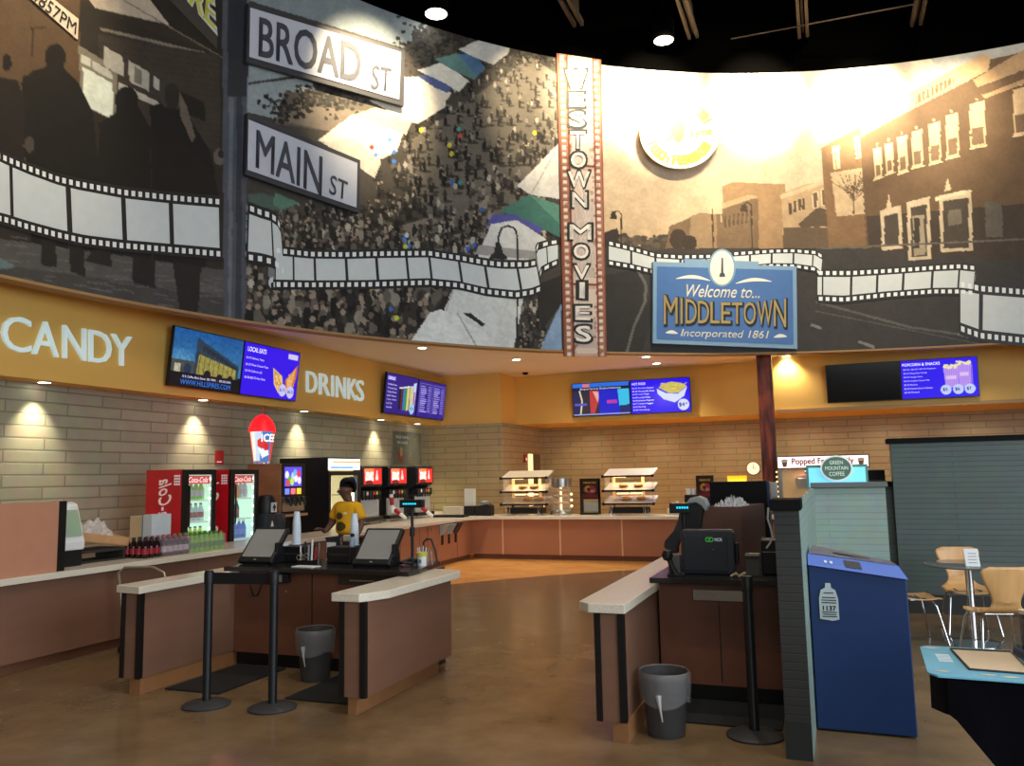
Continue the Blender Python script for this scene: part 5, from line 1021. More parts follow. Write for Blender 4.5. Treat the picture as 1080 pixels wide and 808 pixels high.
# ================================================================== ISLANDS
def endpanel(t, xl, xr, y0, y1, kick_x0, kick_x1):
    part('panel', MB().box(xl, xr, y0, y1, .13, .80), LAM, t); part('base', MB().box(kick_x0, kick_x1, y0+.03, y1-.1, 0, .13), WOODP, t)
    part('edge_trim', MB().box(xl-.012, xl+.028, y0-.012, y0+.03, .13, .799), BLK, t, label='black corner strip'); part('edge_trim', MB().box(xr-.03, xr+.012, y0-.012, y0+.03, .13, .799), BLK, t, label='black corner strip')
t = thing('order_counter_end', 'left end wall of the register island with bright blue-white edge', 'counter', (0,0,0)); endpanel(t, -5.38, -5.2, 5.2, 6.95, -5.32, -5.21)
part('cap_slab', MB().prism([(-5.43,5.17),(-5.15,5.13),(-5.15,7.0),(-5.43,7.0)], .80, .86), SLAB, t, bevel=.005)
t = thing('order_counter_end', 'right end wall of the register island with rounded pale slab', 'counter', (0,0,0)); endpanel(t, -3.34, -3.15, 5.22, 6.68, -3.3, -3.23)
part('cap_slab', MB().prism([(-3.4,5.18),(-3.17,5.18),(-3.12,5.24),(-3.05,5.42),(-3.03,6.62),(-3.08,6.72),(-3.4,6.75)], .80, .86), SLAB, t, bevel=.005)
t = thing('register_counter', 'dark-topped register counter between two island end walls', 'counter', (0,0,0))
part('front_panel', MB().box(-5.2,-3.34,6.32,6.95,.12,.86), mat('dark_brown_laminate', (112,70,50), rough=.4, var=.08), t); part('kick_board', MB().box(-5.2,-3.34,6.37,6.95,0,.12), BLK, t); part('top', MB().prism([(-5.22,6.19),(-3.29,6.15),(-3.29,6.35),(-3.42,7.02),(-5.25,7.02)], .862, .9), DTOP, t, bevel=.004)
part('cash_drawer', MB().box(-4.06,-3.42,6.3,6.33,.76,.85), mat('drawer_dark', (70,62,56), rough=.3, metal=.5), t); part('drawer_slot', MB().box(-3.95,-3.7,6.296,6.3,.79,.8), STEEL, t); part('door_gap', MB().box(-4.35,-4.343,6.316,6.321,.15,.84), BLK, t); part('lock', MB().cyl((-4.62,6.31,.68),.008,.01,10,axis='y'), CHR, t)
t = thing('card_reader', 'small grey card reader fixed under the counter front edge', 'card reader', (-4.66, 6.3, .76)); part('body', MB().box(-.06,.1,-.05,.0,0,.085), BLKP, t, bevel=.004); part('face', MB().box(-.05,.04,-.055,-.05,.01,.075), GREYP, t)
t = part('hanging_cord', MB().tube([(-4.98,6.3,.83),(-4.99,6.28,.72),(-4.95,6.27,.64),(-4.9,6.27,.64),(-4.87,6.28,.72),(-4.87,6.3,.82)], .008, 6), BLKP, smooth=True); tag(t, 'dark looped cord hanging under the left register', 'cord')
t = thing('service_counter', 'right counter wall with long chamfered pale slab and black edge strips', 'counter', (0,0,0)); endpanel(t, -1.43, -1.26, 5.2, 8.4, -1.35, -1.25)
part('cap_slab', MB().prism([(-1.55,5.24),(-1.47,5.16),(-1.23,5.16),(-1.23,8.45),(-1.55,8.45)], .80, .86), SLAB, t, bevel=.005)
t = thing('register_counter', 'dark-topped register counter between the right counter wall and grey half wall', 'counter', (0,0,0))
part('front_panel', MB().box(-1.24,-.32,6.32,7.0,.12,.86), mat('dark_brown_laminate'), t); part('kick_board', MB().box(-1.24,-.32,6.37,7.0,0,.12), BLK, t); part('top', MB().box(-1.28,-.32,6.18,7.05,.862,.9), DTOP, t, bevel=.004); part('door_gap', MB().box(-.8,-.793,6.316,6.321,.15,.72), BLK, t)
dr = part('cash_drawer', MB().box(-.98,-.56,6.29,6.33,.73,.81), STEEL, t, bevel=.003); part('drawer_slot', MB().box(-.92,-.8,6.284,6.29,.775,.783), CHR, dr); part('drawer_slot', MB().box(-.73,-.6,6.284,6.29,.775,.783), CHR, dr)
for nm, x0, x1, y0, y1, lab in (('floor_mat',-5.14,-4.6,5.42,6.3,'black rubber mat left of the queue posts'),('floor_mat',-4.0,-3.38,5.46,6.3,'black rubber mat beside the left wastebasket'),('floor_mat',-1.2,-.36,5.75,6.33,'black rubber mat behind the right wastebasket')):
    o = part(nm, MB().box(x0,x1,y0,y1,.001,.014), RUB, bevel=.004); tag(o, lab, 'mat')
# terminals
def terminal(label, x):
    t = thing('register_terminal', label, 'cash register', (x, 6.42, .9)); sl = math.atan2(.30, .27)
    part('stand', MB().prism([(-.05,0),(.22,0),(.22,.1),(.16,.22),(.0,.05)], -.15, .15, 'x'), BLKP, t, bevel=.01)
    def P(u, v, w): return (-.19+.38*u, -.06+.27*v-w*.74, .03+.30*v+w*.67)
    def pb(u0, u1, v0, v1, w0, w1): 
        vs = [P(u, v, w) for w in (w0, w1) for u, v in ((u0,v0),(u1,v0),(u1,v1),(u0,v1))]; return MB().add(vs, [(3,2,1,0),(4,5,6,7),(0,1,5,4),(1,2,6,5),(2,3,7,6),(3,0,4,7)])
    part('screen_housing', pb(0,1,0,1,-.05,0), BLKP, t, bevel=.012); part('screen', pb(.07,.93,.14,.93,0,.003), mat('screen_grey', (118,118,114), rough=.25, spec=.6, emit=.25), t); part('button', pb(.47,.53,.05,.08,0,.004), GREYP, t); part('side_reader', MB().box(.17,.2,.02,.1,.08,.2), BLKP, t, bevel=.008)
    return t
t1 = terminal('black touch-screen register nearest the queue posts', -5.02); t2 = dup(t1, (-3.78, 6.42, .9), label='black touch-screen register beside the customer display pole')
def printer(label, x, w):
    t = thing('receipt_printer', label, 'printer', (x, 6.72, .9)); part('body', MB().box(-w/2,w/2,-.1,.12,0,.15), BLKP, t, bevel=.012); part('paper_slot', MB().box(-w/2+.03,w/2-.03,-.103,-.1,.08,.085), mat('slot_grey', (70,70,72)), t)
printer('black receipt printer under the left cup stack', -4.83, .34); printer('black receipt printer under the right cup stack', -4.27, .26)
def cupstack(label, x, zb, zt):
    t = thing('cup_stack', label, 'cups', (x, 6.8, zb), 0, 'stacks of white cups on the register island'); n = 9; h = (zt-zb-.12)
    for k in range(n): part('cup', MB().lathe([(.043-.0015*k*.0,0),(.031,.11),(.031,.112),(0,.112)], n=18).lathe([(.046,0),(.046,.006)], n=18), mat('cup_white', (206,216,226), rough=.5), t, smooth=True, loc=(0,0,h*k/(n-1)))
    for o in [c for c in t.children]: s = .88+.14*(1-o.location.z/h); o.scale = (s,s,1)
cupstack('tall stack of white cups beside the left register', -4.86, 1.055, 1.38); cupstack('tall stack of white cups in front of the cashier', -4.21, 1.055, 1.36)
t = part('lid_pile', MB().lathe([(0,0),(.07,0),(.07,.012),(.06,.014),(.07,.02),(.07,.032),(0,.036)], n=20), WHT, loc=(-4.95,6.68,1.052)); tag(t, 'small pile of white lids on the left receipt printer', 'lids')
t = thing('tool_caddy', 'cluttered caddy of clips and pens between the two printers', 'caddy', (-4.55, 6.55, .9)); part('rack', MB().box(-.11,.05,-.02,.1,0,.03), BLKP, t)
for k, (x, z, c) in enumerate(((-.1,.16,STEEL),(-.06,.2,BLKP),(-.03,.17,GREYP),(0,.22,WHT),(.03,.15,CAPR),(.06,.19,STEEL))): part('pen', MB().tube([(x,.02+.01*k,.0),(x+.01*(k-2),.05,z)], .009, 6), c, t)
for k in range(4): part('clip', MB().tube([(-.09+k*.03+.018*math.cos(a), -.03, .06+.02*math.sin(a)+.02*(k%2)) for a in np.linspace(0,5.4,10)], .005, 5), STEEL, t)
t = part('paper_sheet', MB().box(-.12,.12,-.06,.06,0,.006), WHT, loc=(-4.42,6.33,.9), rz=-.08); tag(t, 'white paper sheet lying on the register counter edge', 'paper')
t = thing('price_card', 'small white and red card standing behind the caddy', 'card', (-4.52, 6.88, .9)); part('card', MB().box(-.05,.05,0,.008,0,.17), WHT, t); part('red_band', MB().box(-.05,.05,-.002,0,.02,.07), CAPR, t)
t = thing('straw_holder', 'steel frame holder with pale items left of the right printer', 'holder', (-4.34, 6.92, .9)); part('frame', MB().tube([(-.09,0,0),(-.09,0,.2),(-.07,0,.22),(.05,0,.22)], .01, 8), CHR, t); part('items', MB().box(-.06,.09,-.02,.03,.18,.24), mat('beige_item', (200,190,160)), t, bevel=.008); part('base', MB().box(-.1,.06,-.05,.05,0,.01), STEEL, t)
t = thing('bottle_pump', 'small clear bottle with blue liquid and black cap on the right printer', 'bottle', (-4.17, 6.7, 1.05)); part('bottle', MB().lathe([(.022,0),(.022,.07),(.01,.09)], n=14), mat('blue_clear', (150,180,210), rough=.1), t, smooth=True); part('cap', MB().cyl((0,0,.09),.018,.03,12), BLKP, t)
t = thing('customer_display', 'slim pole display with glowing cyan digits right of the registers', 'display', (-3.62, 6.85, .9)); part('pole', MB().cyl((0,0,0),.014,.5,12), BLKP, t); part('collar', MB().cyl((0,0,.24),.024,.08,12), BLKP, t); part('base', MB().cyl((0,0,0),.07,.02,20), BLKP, t)
part('display_box', MB().box(-.12,.12,-.03,.03,.5,.575), BLKP, t, bevel=.006); tx = MB(); [tx.box(-.08+k*.024,-.062+k*.024,-.0335,-.033,.53,.545) for k in range(6)]; part('digits', tx, emis('cyan_digits', (20,180,220), 1.6), t, fixn=False)
t = thing('pen_cup', 'white and yellow paper cup of straws at the counter corner', 'cup', (-3.39, 6.6, .9)); part('cup', MB().lathe([(.038,0),(.052,.12),(.05,.12),(.036,.004),(0,.004)], n=20), WHT, t, smooth=True); part('band', MB().lathe([(.0495,.085),(.053,.12),(.0535,.12),(.0505,.085)], n=20, cap=False), mat('band_yellow', (196,190,60)), t); part('crest', MB().box(-.012,.012,-.05,-.04,.03,.06), mat('crest_blue', (90,110,150)), t)
for k in range(7): a = k*.9; part('straw', MB().tube([(.015*math.cos(a),.015*math.sin(a),.01),(.04*math.cos(a),.04*math.sin(a),.15+.01*(k%3))], .004, 5), mat('straw_clear', (210,214,214)), t)
part('bent_straw', MB().tube([(.05,0,.02),(.06,0,.15),(.09,0,.12),(.1,0,.01)], .006, 6), GREYP, t)
t = part('cable_bundle', MB().tube([(-3.62,6.62,.915),(-3.56,6.56,.93),(-3.5,6.6,.92),(-3.46,6.66,.95),(-3.5,6.72,.93),(-3.56,6.7,.95),(-3.6,6.66,.93)], .014, 7, closed=True), BLKP, smooth=True); tag(t, 'tangle of black cable at the foot of the pole display', 'cable')
t = part('bracket', MB().tube([(-3.58,7.0,.9),(-3.58,7.0,1.07),(-3.55,7.0,1.1),(-3.5,7.0,1.1),(-3.46,7.0,1.0),(-3.44,7.0,.9)], .01, 8), DKP, smooth=True); tag(t, 'dark bent wire bracket behind the straw cup', 'bracket')
# queue posts
def stanchion(label, x, y):
    t = thing('queue_post', label, 'queue post', (x, y, 0), 0, 'black queue posts'); part('base', MB().lathe([(0,0),(.175,0),(.178,.012),(.15,.025),(.05,.04),(0,.045)], n=36), mat('post_base', (50,50,52), rough=.5), t, smooth=True); part('pole', MB().cyl((0,0,.04),.032,.92,20), mat('post_black', (24,26,30), rough=.35), t, smooth=True); part('cap', MB().lathe([(.036,.9),(.037,.985),(.03,1.0),(0,1.0)], n=20), BLKP, t, smooth=True)
    return t
q1 = stanchion('left black queue post of the belted pair', -4.47, 5.14); q2 = dup(q1, (-3.93, 5.22, 0), label='right black queue post of the belted pair'); q3 = dup(q1, (-.52, 5.6, 0), label='single black queue post beside the grey half wall')
part('belt', MB().add([(.036,.0,.9),(.036,.0,.985),(.505,.075,.985),(.505,.075,.9),(.036,.012,.9),(.036,.012,.985),(.505,.087,.985),(.505,.087,.9)], [(0,1,2,3),(7,6,5,4),(0,4,5,1),(1,5,6,2),(2,6,7,3),(3,7,4,0)]), BLKP, q1)
# wastebaskets
def basket(label, x, y, h=.42):
    t = thing('wastebasket', label, 'wastebasket', (x, y, 0), 0, 'small black wastebaskets'); part('bin', MB().lathe([(0,0),(.12,0),(.155,h),(.148,h),(.115,.01),(0,.01)], n=28), mat('bin_smoke', (74,74,74), rough=.4, alpha=.6), t, smooth=True)
    r = np.random.default_rng(int(x*10)+50); n = 40; pr = [(.15,h-.04),(.163,h+.004),(.168,h-.02),(.165,h-.1),(.158,h-.17)]; vs = []; fs = []
    for j, (rr, z) in enumerate(pr):
        for k in range(n): a = 2*PI*k/n; q = rr+.004*math.sin(k*2.6)*(j > 1)+r.normal(0,.0015); zz = z-(.04*abs(math.sin(a*1.5+.6)) if j == 4 else 0); vs.append((q*math.cos(a), q*math.sin(a), zz))
    for j in range(4):
        for k in range(n): fs.append((j*n+k, j*n+(k+1)%n, (j+1)*n+(k+1)%n, (j+1)*n+k))
    part('liner_bag', MB().add(vs, fs), mat('liner_clear', (180,180,180), rough=.25, alpha=.28), t, smooth=True)
    part('liner_tuft', MB().tube([(-.01,-.165,h-.12),(0,-.172,h-.2),(.01,-.165,h-.28)], [.02,.008,.004], 6), mat('liner_white', (210,210,210), rough=.3, alpha=.8), t)
    return t
basket('wastebasket with clear liner inside the register island', -4.13, 6.06); basket('wastebasket with clear liner beside the right counter wall', -1.06, 5.48, .4)
# tube cart behind the island
t = thing('tube_cart', 'pale metal tube cart handle standing behind the island end', 'cart', (0,0,0)); TB_ = mat('tube_pale', (170,160,140), rough=.3, metal=.6)
part('frame', MB().tube([(-6.62,6.4,.1),(-6.66,6.4,.6),(-6.7,6.4,.78),(-6.62,6.4,.84),(-6.25,6.4,.85),(-6.12,6.4,.8),(-6.04,6.4,.6),(-6.04,6.4,.1)], .013, 8), TB_, t, smooth=True); part('crossbar', MB().tube([(-6.64,6.4,.35),(-6.04,6.4,.35)], .01, 8).tube([(-6.62,6.4,.12),(-6.62,6.75,.12),(-6.04,6.75,.12),(-6.04,6.4,.12)], .01, 8), TB_, t)
for x, y in ((-6.62,6.4),(-6.04,6.4),(-6.62,6.75),(-6.04,6.75)): part('caster', MB().lathe([(.045,-.012),(.045,.012)], c=(x,y,.046), n=18, axis='x'), RUB, t)
# ================================================================== RIGHT REGISTER
def ncr():
    t = thing('register_terminal', 'black register seen from behind with green and white NCR badge', 'cash register', (-.88, 6.45, .9)); hh = .34
    part('rear_shell', MB().prism([(-.2,.03),(-.185,.0),(.17,.0),(.2,.03),(.2,hh-.02),(.18,hh),(-.18,hh),(-.2,hh-.02)], -.0, .1, 'y'), mat('terminal_shell', (42,46,54), rough=.45), t, bevel=.015); part('rear_plate', MB().box(-.175,.15,-.008,0,.03,hh-.045), mat('terminal_plate', (36,40,48), rough=.5), t, bevel=.006); part('foot', MB().prism([(-.14,0),(.14,0),(.12,.05),(-.12,.05)], .02, .2, 'y'), BLKP, t); part('side_grip', MB().box(.2,.23,.02,.09,.08,.24), BLKP, t, bevel=.01)
    o = MB(); 
    for cx in (.008,.032): o.add([(cx+.019*math.cos(a)*k, -.0095, hh-.075+.019*math.sin(a)*k) for k in (.62,1) for a in np.linspace(0,2*PI,21)[:-1]], [(i,(i+1)%20,(i+1)%20+20,i+20) for i in range(20)])
    part('badge_rings', o, mat('ncr_green', (70,190,80), emit=.15), t, fixn=False); tx = MB(); text_uv('NCR', rect_fn(.06,.115,hh-.087,hh-.063,-.0095), tx, bold=.02); part('badge_lettering', tx, mat('ncr_grey', (190,196,200), emit=.25), t, fixn=False); part('screw', MB().cyl((.045,-.01,.19),.004,.003,8,axis='y'), STEEL, t)  # grey lettering brightened by a slight glow of its own
ncr()
t = thing('customer_display', 'black pole display with cyan digits left of the right register', 'display', (-1.045, 6.74, .91)); part('display_box', MB().box(-.16,.0,-.03,.03,.44,.52), BLKP, t, bevel=.006); tx = MB(); [tx.box(-.1+k*.02,-.086+k*.02,-.0335,-.033,.478,.494) for k in range(5)]; part('digits', tx, emis('cyan_digits', (20,180,220), 1.6), t, fixn=False); part('pole', MB().cyl((-.05,.0,0),.014,.45,12), BLKP, t); part('base', MB().cyl((-.05,0,0),.045,.015,16), BLKP, t)
t = thing('payment_stand', 'hooded grey and black payment terminal arm rising beside the right register', 'card reader stand', (0,0,0))
def pxp(q): return [(ony(x, y, 6.9)[0], ony(x, y, 6.9)[2]) for x, y in q]
part('arm', MB().prism(pxp([(718,536),(728,545),(722,562),(716,576),(716,583),(706,583),(701,576),(702,570),(711,560),(716,548)]), 6.85, 6.93, 'y'), DKP, t, bevel=.012, smooth=True)
part('body', MB().prism(pxp([(722,532),(730,529),(744,533),(741,545),(739,561),(724,561),(719,548)]), 6.84, 6.96, 'y'), BLKP, t, bevel=.015)
part('hood', MB().prism(pxp([(724,531),(729,525),(738,523),(745,526),(748,533),(745,540),(741,534),(735,530),(728,531)]), 6.83, 6.97, 'y'), GREYP, t, bevel=.01, smooth=True)
part('stem', MB().cyl((ony(732,590,6.9)[0],6.9,.9),.03,.25,12), BLKP, t)
t = thing('scanner_stand', 'small black ball-headed scanner on short stem at the slab edge', 'scanner', (-1.14, 6.36, .9)); part('head', MB().lathe([(0,-.045),(.03,-.035),(.045,0),(.03,.035),(0,.045)], c=(-.03,0,.15), n=18), BLKP, t, smooth=True); part('stem', MB().tube([(-.02,0,.13),(.0,0,.07),(.03,0,.0)], [.022,.018,.03], 10), BLKP, t, smooth=True); part('foot', MB().box(-.03,.1,-.05,.05,0,.012), BLKP, t, bevel=.004)
t = part('keypad_box', MB().box(-.09,.0,-.02,.08,0,.15), mat('grey_dark', (84,84,84), rough=.4), loc=(-1.085,6.42,.9), bevel=.008); tag(t, 'grey box behind the ball-headed scanner', 'box')
t = thing('wooden_bin', 'tall dark brown box holding crumpled clear plastic behind the right register', 'box', (0,0,0)); bp_ = [(-1.02,7.1),(-.68,7.1),(-.54,7.8),(-.88,7.8)]
BB = mat('bin_brown', (84,54,42), rough=.45, var=.08)
for i in range(4):
    a, b = Vector(bp_[i]), Vector(bp_[(i+1)%4]); n = Vector((-(b-a).y, (b-a).x)).normalized()*.02; part('side_panel', MB().prism([tuple(a), tuple(b), tuple(b+n), tuple(a+n)], 0, 1.385), BB, t)
part('bottom', MB().prism(bp_, .86, .88), BB, t)
mb = MB(); rr = np.random.default_rng(2).random((31,31)); mb.quadgrid(lambda u, v: (-1.0+.3*u+.13*v, 7.13+.63*v, 1.3+.13*math.sin(PI*u)**.6*math.sin(PI*v)**.6*(.4+rr[int(u*30),int(v*30)])), 30, 30); part('plastic_bag', mb, mat('bag_grey', (190,190,192), rough=.2, alpha=.75), t)
t = thing('tall_monitor_cabinet', 'tall black cabinet with blue edge behind the brown box', 'cabinet', (-.83, 8.6, 0)); part('case', MB().box(-.29,.27,0,.3,0,1.575), mat('glossy_black', (9,9,10), rough=.6, spec=.15), t, bevel=.006); part('blue_edge', MB().box(.27,.29,0,.28,.4,1.57), mat('edge_blue', (30,50,80), rough=.2), t); part('side_box', MB().box(.3,.36,.05,.25,1.3,1.56), GREYP, t, bevel=.005)
t = thing('silver_reader', 'small silver-topped reader right of the NCR register', 'card reader', (-.55, 6.42, .9)); part('body', MB().box(-.05,.05,0,.08,0,.15), mat('reader_dark', (70,68,66)), t, bevel=.005); part('top', MB().box(-.05,.05,-.01,.09,.15,.165), STEEL, t)
t = thing('receipt_printer', 'black receipt printer tucked against the grey half wall', 'printer', (-.41, 6.5, .9)); part('body', MB().box(-.08,.08,0,.25,0,.26), BLKP, t, bevel=.012); part('paper_slot', MB().box(-.07,.07,-.003,0,.17,.175), GREYP, t); part('latch', MB().cyl((-.06,-.01,.26),.012,.02,10), GREYP, t)
t = part('cable', MB().tube([(-.42,6.5,1.4),(-.43,6.5,1.32),(-.41,6.5,1.24),(-.4,6.5,1.18),(-.42,6.5,1.14),(-.45,6.5,1.1)], .008, 6), mat('cable_pale', (180,180,176)), smooth=True); tag(t, 'pale cable hanging above the corner receipt printer', 'cable')
t = part('crumpled_receipt', MB().tube([(-.70,6.3,.91),(-.66,6.32,.93),(-.64,6.28,.915),(-.60,6.31,.935),(-.63,6.34,.91)], .012, 5), mat('receipt_dim', (150,140,110))); tag(t, 'crumpled receipt scrap on the right register counter', 'paper')
# ================================================================== HALF WALLS
LATH = brickmat('siding_dark', (48,50,48), (45,47,45), (38,40,38), 0, 3.0, .05, msize=.004); LATG = brickmat('siding_green', (150,172,162), (146,168,158), (132,152,144), 0, 3.0, .06, msize=.003); LATR = brickmat('siding_rear', (80,96,91), (75,91,86), (66,80,76), 0, 2.2, .06, msize=.004); LATW = brickmat('siding_side', (150,172,162), (146,168,158), (132,152,144), 1, 3.0, .06, msize=.003)
CAPK = mat('cap_black_wood', (14,14,14), rough=.85, spec=.2); CAPG = mat('cap_grey', (96,104,104), rough=.5)
struct('wall_near_half', MB().box(-.31,-.165,5.24,5.5,0,1.44), LATH); struct('trim_3', MB().box(-.33,-.15,5.2,5.54,1.44,1.505), CAPK, bevel=.004); struct('baseboard_near', MB().box(-.313,-.165,5.225,5.25,0,.2), mat('base_dark', (36,38,38)))
struct('wall_green_side', MB().prism([(-.165,5.26),(-.162,5.26),(-.118,8.6),(-.16,8.6)], 0, 1.5), LATW); struct('wall_green_front', MB().box(-.16,.52,8.6,8.75,0,1.505), LATG); struct('trim_4', MB().box(-.15,.54,8.55,8.8,1.505,1.55), CAPG, bevel=.003)
struct('wall_rear_green', MB().box(.74,6,10.75,10.95,.22,1.97), LATR); struct('trim_5', MB().box(.7,6,10.7,11,1.97,2.03), CAPK, bevel=.004); struct('baseboard_rear', MB().box(.735,6,10.73,10.97,0,.22), mat('base_dark'))
struct('wall_rear_low', MB().box(.3,.76,10.9,11.1,0,1.46), LATR); struct('trim_6', MB().box(.28,.735,10.85,11.15,1.46,1.52), CAPK)
t = thing('equipment_box', 'black box on the low wall left of the rear green wall', 'box', (.53, 10.95, 1.52)); part('case', MB().box(-.1,.14,0,.1,0,.14), CAPK, t, bevel=.004); part('front_lip', MB().box(-.1,.14,-.01,0,0,.02), BLKP, t)
# coffee kiosk sign
t = thing('coffee_kiosk', 'coffee kiosk with light blue lit panel and oval green coffee sign', 'kiosk', (.115, 10.0, 0)); part('body', MB().box(-.3,.3,.05,.5,0,1.2), mat('kiosk_grey', (120,128,124)), t); part('frame', MB().box(-.325,.325,0,.1,1.2,1.73), mat('kiosk_green', (90,140,120), rough=.4), t, bevel=.004); part('lit_face', MB().box(-.3,.3,-.006,0,1.22,1.70), emis('kiosk_blue', (110,196,236), .95), t)
ov = part('oval_sign', MB().prism(mb_ell(0,1.69,.17,.145,40), -.05, -.01, 'y'), mat('oval_white', (226,230,224), emit=.25), t); part('oval_face', MB().prism(mb_ell(0,1.69,.152,.128,40), -.054, -.05, 'y'), mat('oval_green', (84,122,106), emit=.1), ov); tx = MB(); text_uv('GREEN', rect_fn(-.07,.07,1.735,1.775,-.057), tx, bold=.01); text_uv('MOUNTAIN', rect_fn(-.12,.12,1.672,1.712,-.057), tx, bold=.01); text_uv('COFFEE', rect_fn(-.08,.08,1.605,1.65,-.057), tx, bold=.01); part('oval_lettering', tx, mat('oval_white'), ov, fixn=False)
# blue bin
def bin_():
    t = thing('document_bin', 'tall dark blue locked paper bin with sloping lighter lid', 'bin', (0,0,0)); BL_ = mat('bin_navy', (12,44,90), rough=.5, var=.05)
    fl = [(-.147,5.84),(.44,5.83),(.41,6.2),(-.125,6.35)]; top = [1.085,1.005,1.03,1.12]
    vs = [(x, y, .012) for x, y in fl]+[(x, y, z-.03) for (x, y), z in zip(fl, top)]; part('body', MB().add(vs, [(3,2,1,0),(4,5,6,7),(0,1,5,4),(1,2,6,5),(2,3,7,6),(3,0,4,7)]), BL_, t, bevel=.008)
    LD = mat('lid_blue', (74,108,190), rough=.45); o = [(-.149,5.82),(.45,5.81),(.42,6.22),(-.13,6.37)]
    A = [(x, y, z-.03) for (x, y), z in zip(o, top)]; B = [(-.148,5.87,1.125),(.40,5.87,1.055),(.375,6.2,1.05),(-.12,6.34,1.14)]
    part('lid', MB().add(A+B, [(3,2,1,0),(4,5,6,7),(0,1,5,4),(1,2,6,5),(2,3,7,6),(3,0,4,7)]), LD, t, bevel=.004)
    def Q(u, v, e=.003): a = np.array(B[0])*(1-u)+np.array(B[1])*u; b = np.array(B[3])*(1-u)+np.array(B[2])*u; p = a*(1-v)+b*v; return (p[0], p[1], p[2]+e)
    part('lid_top', MB().add([Q(.01,.02),Q(.99,.02),Q(.99,.98),Q(.01,.98)], [(0,1,2,3)]), mat('lid_grey_top', (98,104,124), rough=.35), t, fixn=False); part('paper_slot', MB().add([Q(.28,.45,.006),Q(.72,.45,.006),Q(.72,.6,.006),Q(.28,.6,.006)], [(0,1,2,3)]), BLK, t, fixn=False)
    def Fq(u, v, e): a = np.array(A[0])*(1-u)+np.array(A[1])*u; b = np.array(B[0])*(1-u)+np.array(B[1])*u; p = a*(1-v)+b*v; return (p[0], p[1]-e, p[2]+e*.5)
    part('hand_slot', MB().add([Fq(.4,.3,.004),Fq(.57,.3,.004),Fq(.57,.85,.004),Fq(.4,.85,.004)], [(0,1,2,3)]), BLK, t, fixn=False)
    tx = MB(); [tx.add([Fq(u0,.4,.005),Fq(u0+.03,.4,.005),Fq(u0+.03,.6,.005),Fq(u0,.6,.005)], [(0,1,2,3)]) for u0 in (.18,.24)]; part('lid_marks', tx, mat('lid_white', (206,214,230)), t, fixn=False)
    jug = [(-.075,.80),(-.075,.93),(-.062,.985),(-.035,1.0),(-.032,1.03),(.0,1.03),(.003,1.0),(.028,.985),(.042,.93),(.042,.80),(.0,.79),(-.03,.795)]
    lb = part('jug_label', MB().prism([(x-.015, z-.09) for x, z in jug], 5.829, 5.835, 'y'), mat('label_grey', (170,182,182)), t); tx = MB(); text_uv('1137', rect_fn(-.068,.01,.765,.795,5.826), tx, bold=.02)
    for k, (w_, z) in enumerate(((.03,.875),(.04,.845),(.045,.828),(.045,.812),(.045,.752),(.04,.738),(.045,.724))): tx.box(-.03-w_, -.03+w_, 5.826, 5.8265, z, z+.006)
    part('label_lettering', tx, BLK, lb, fixn=False)
bin_()
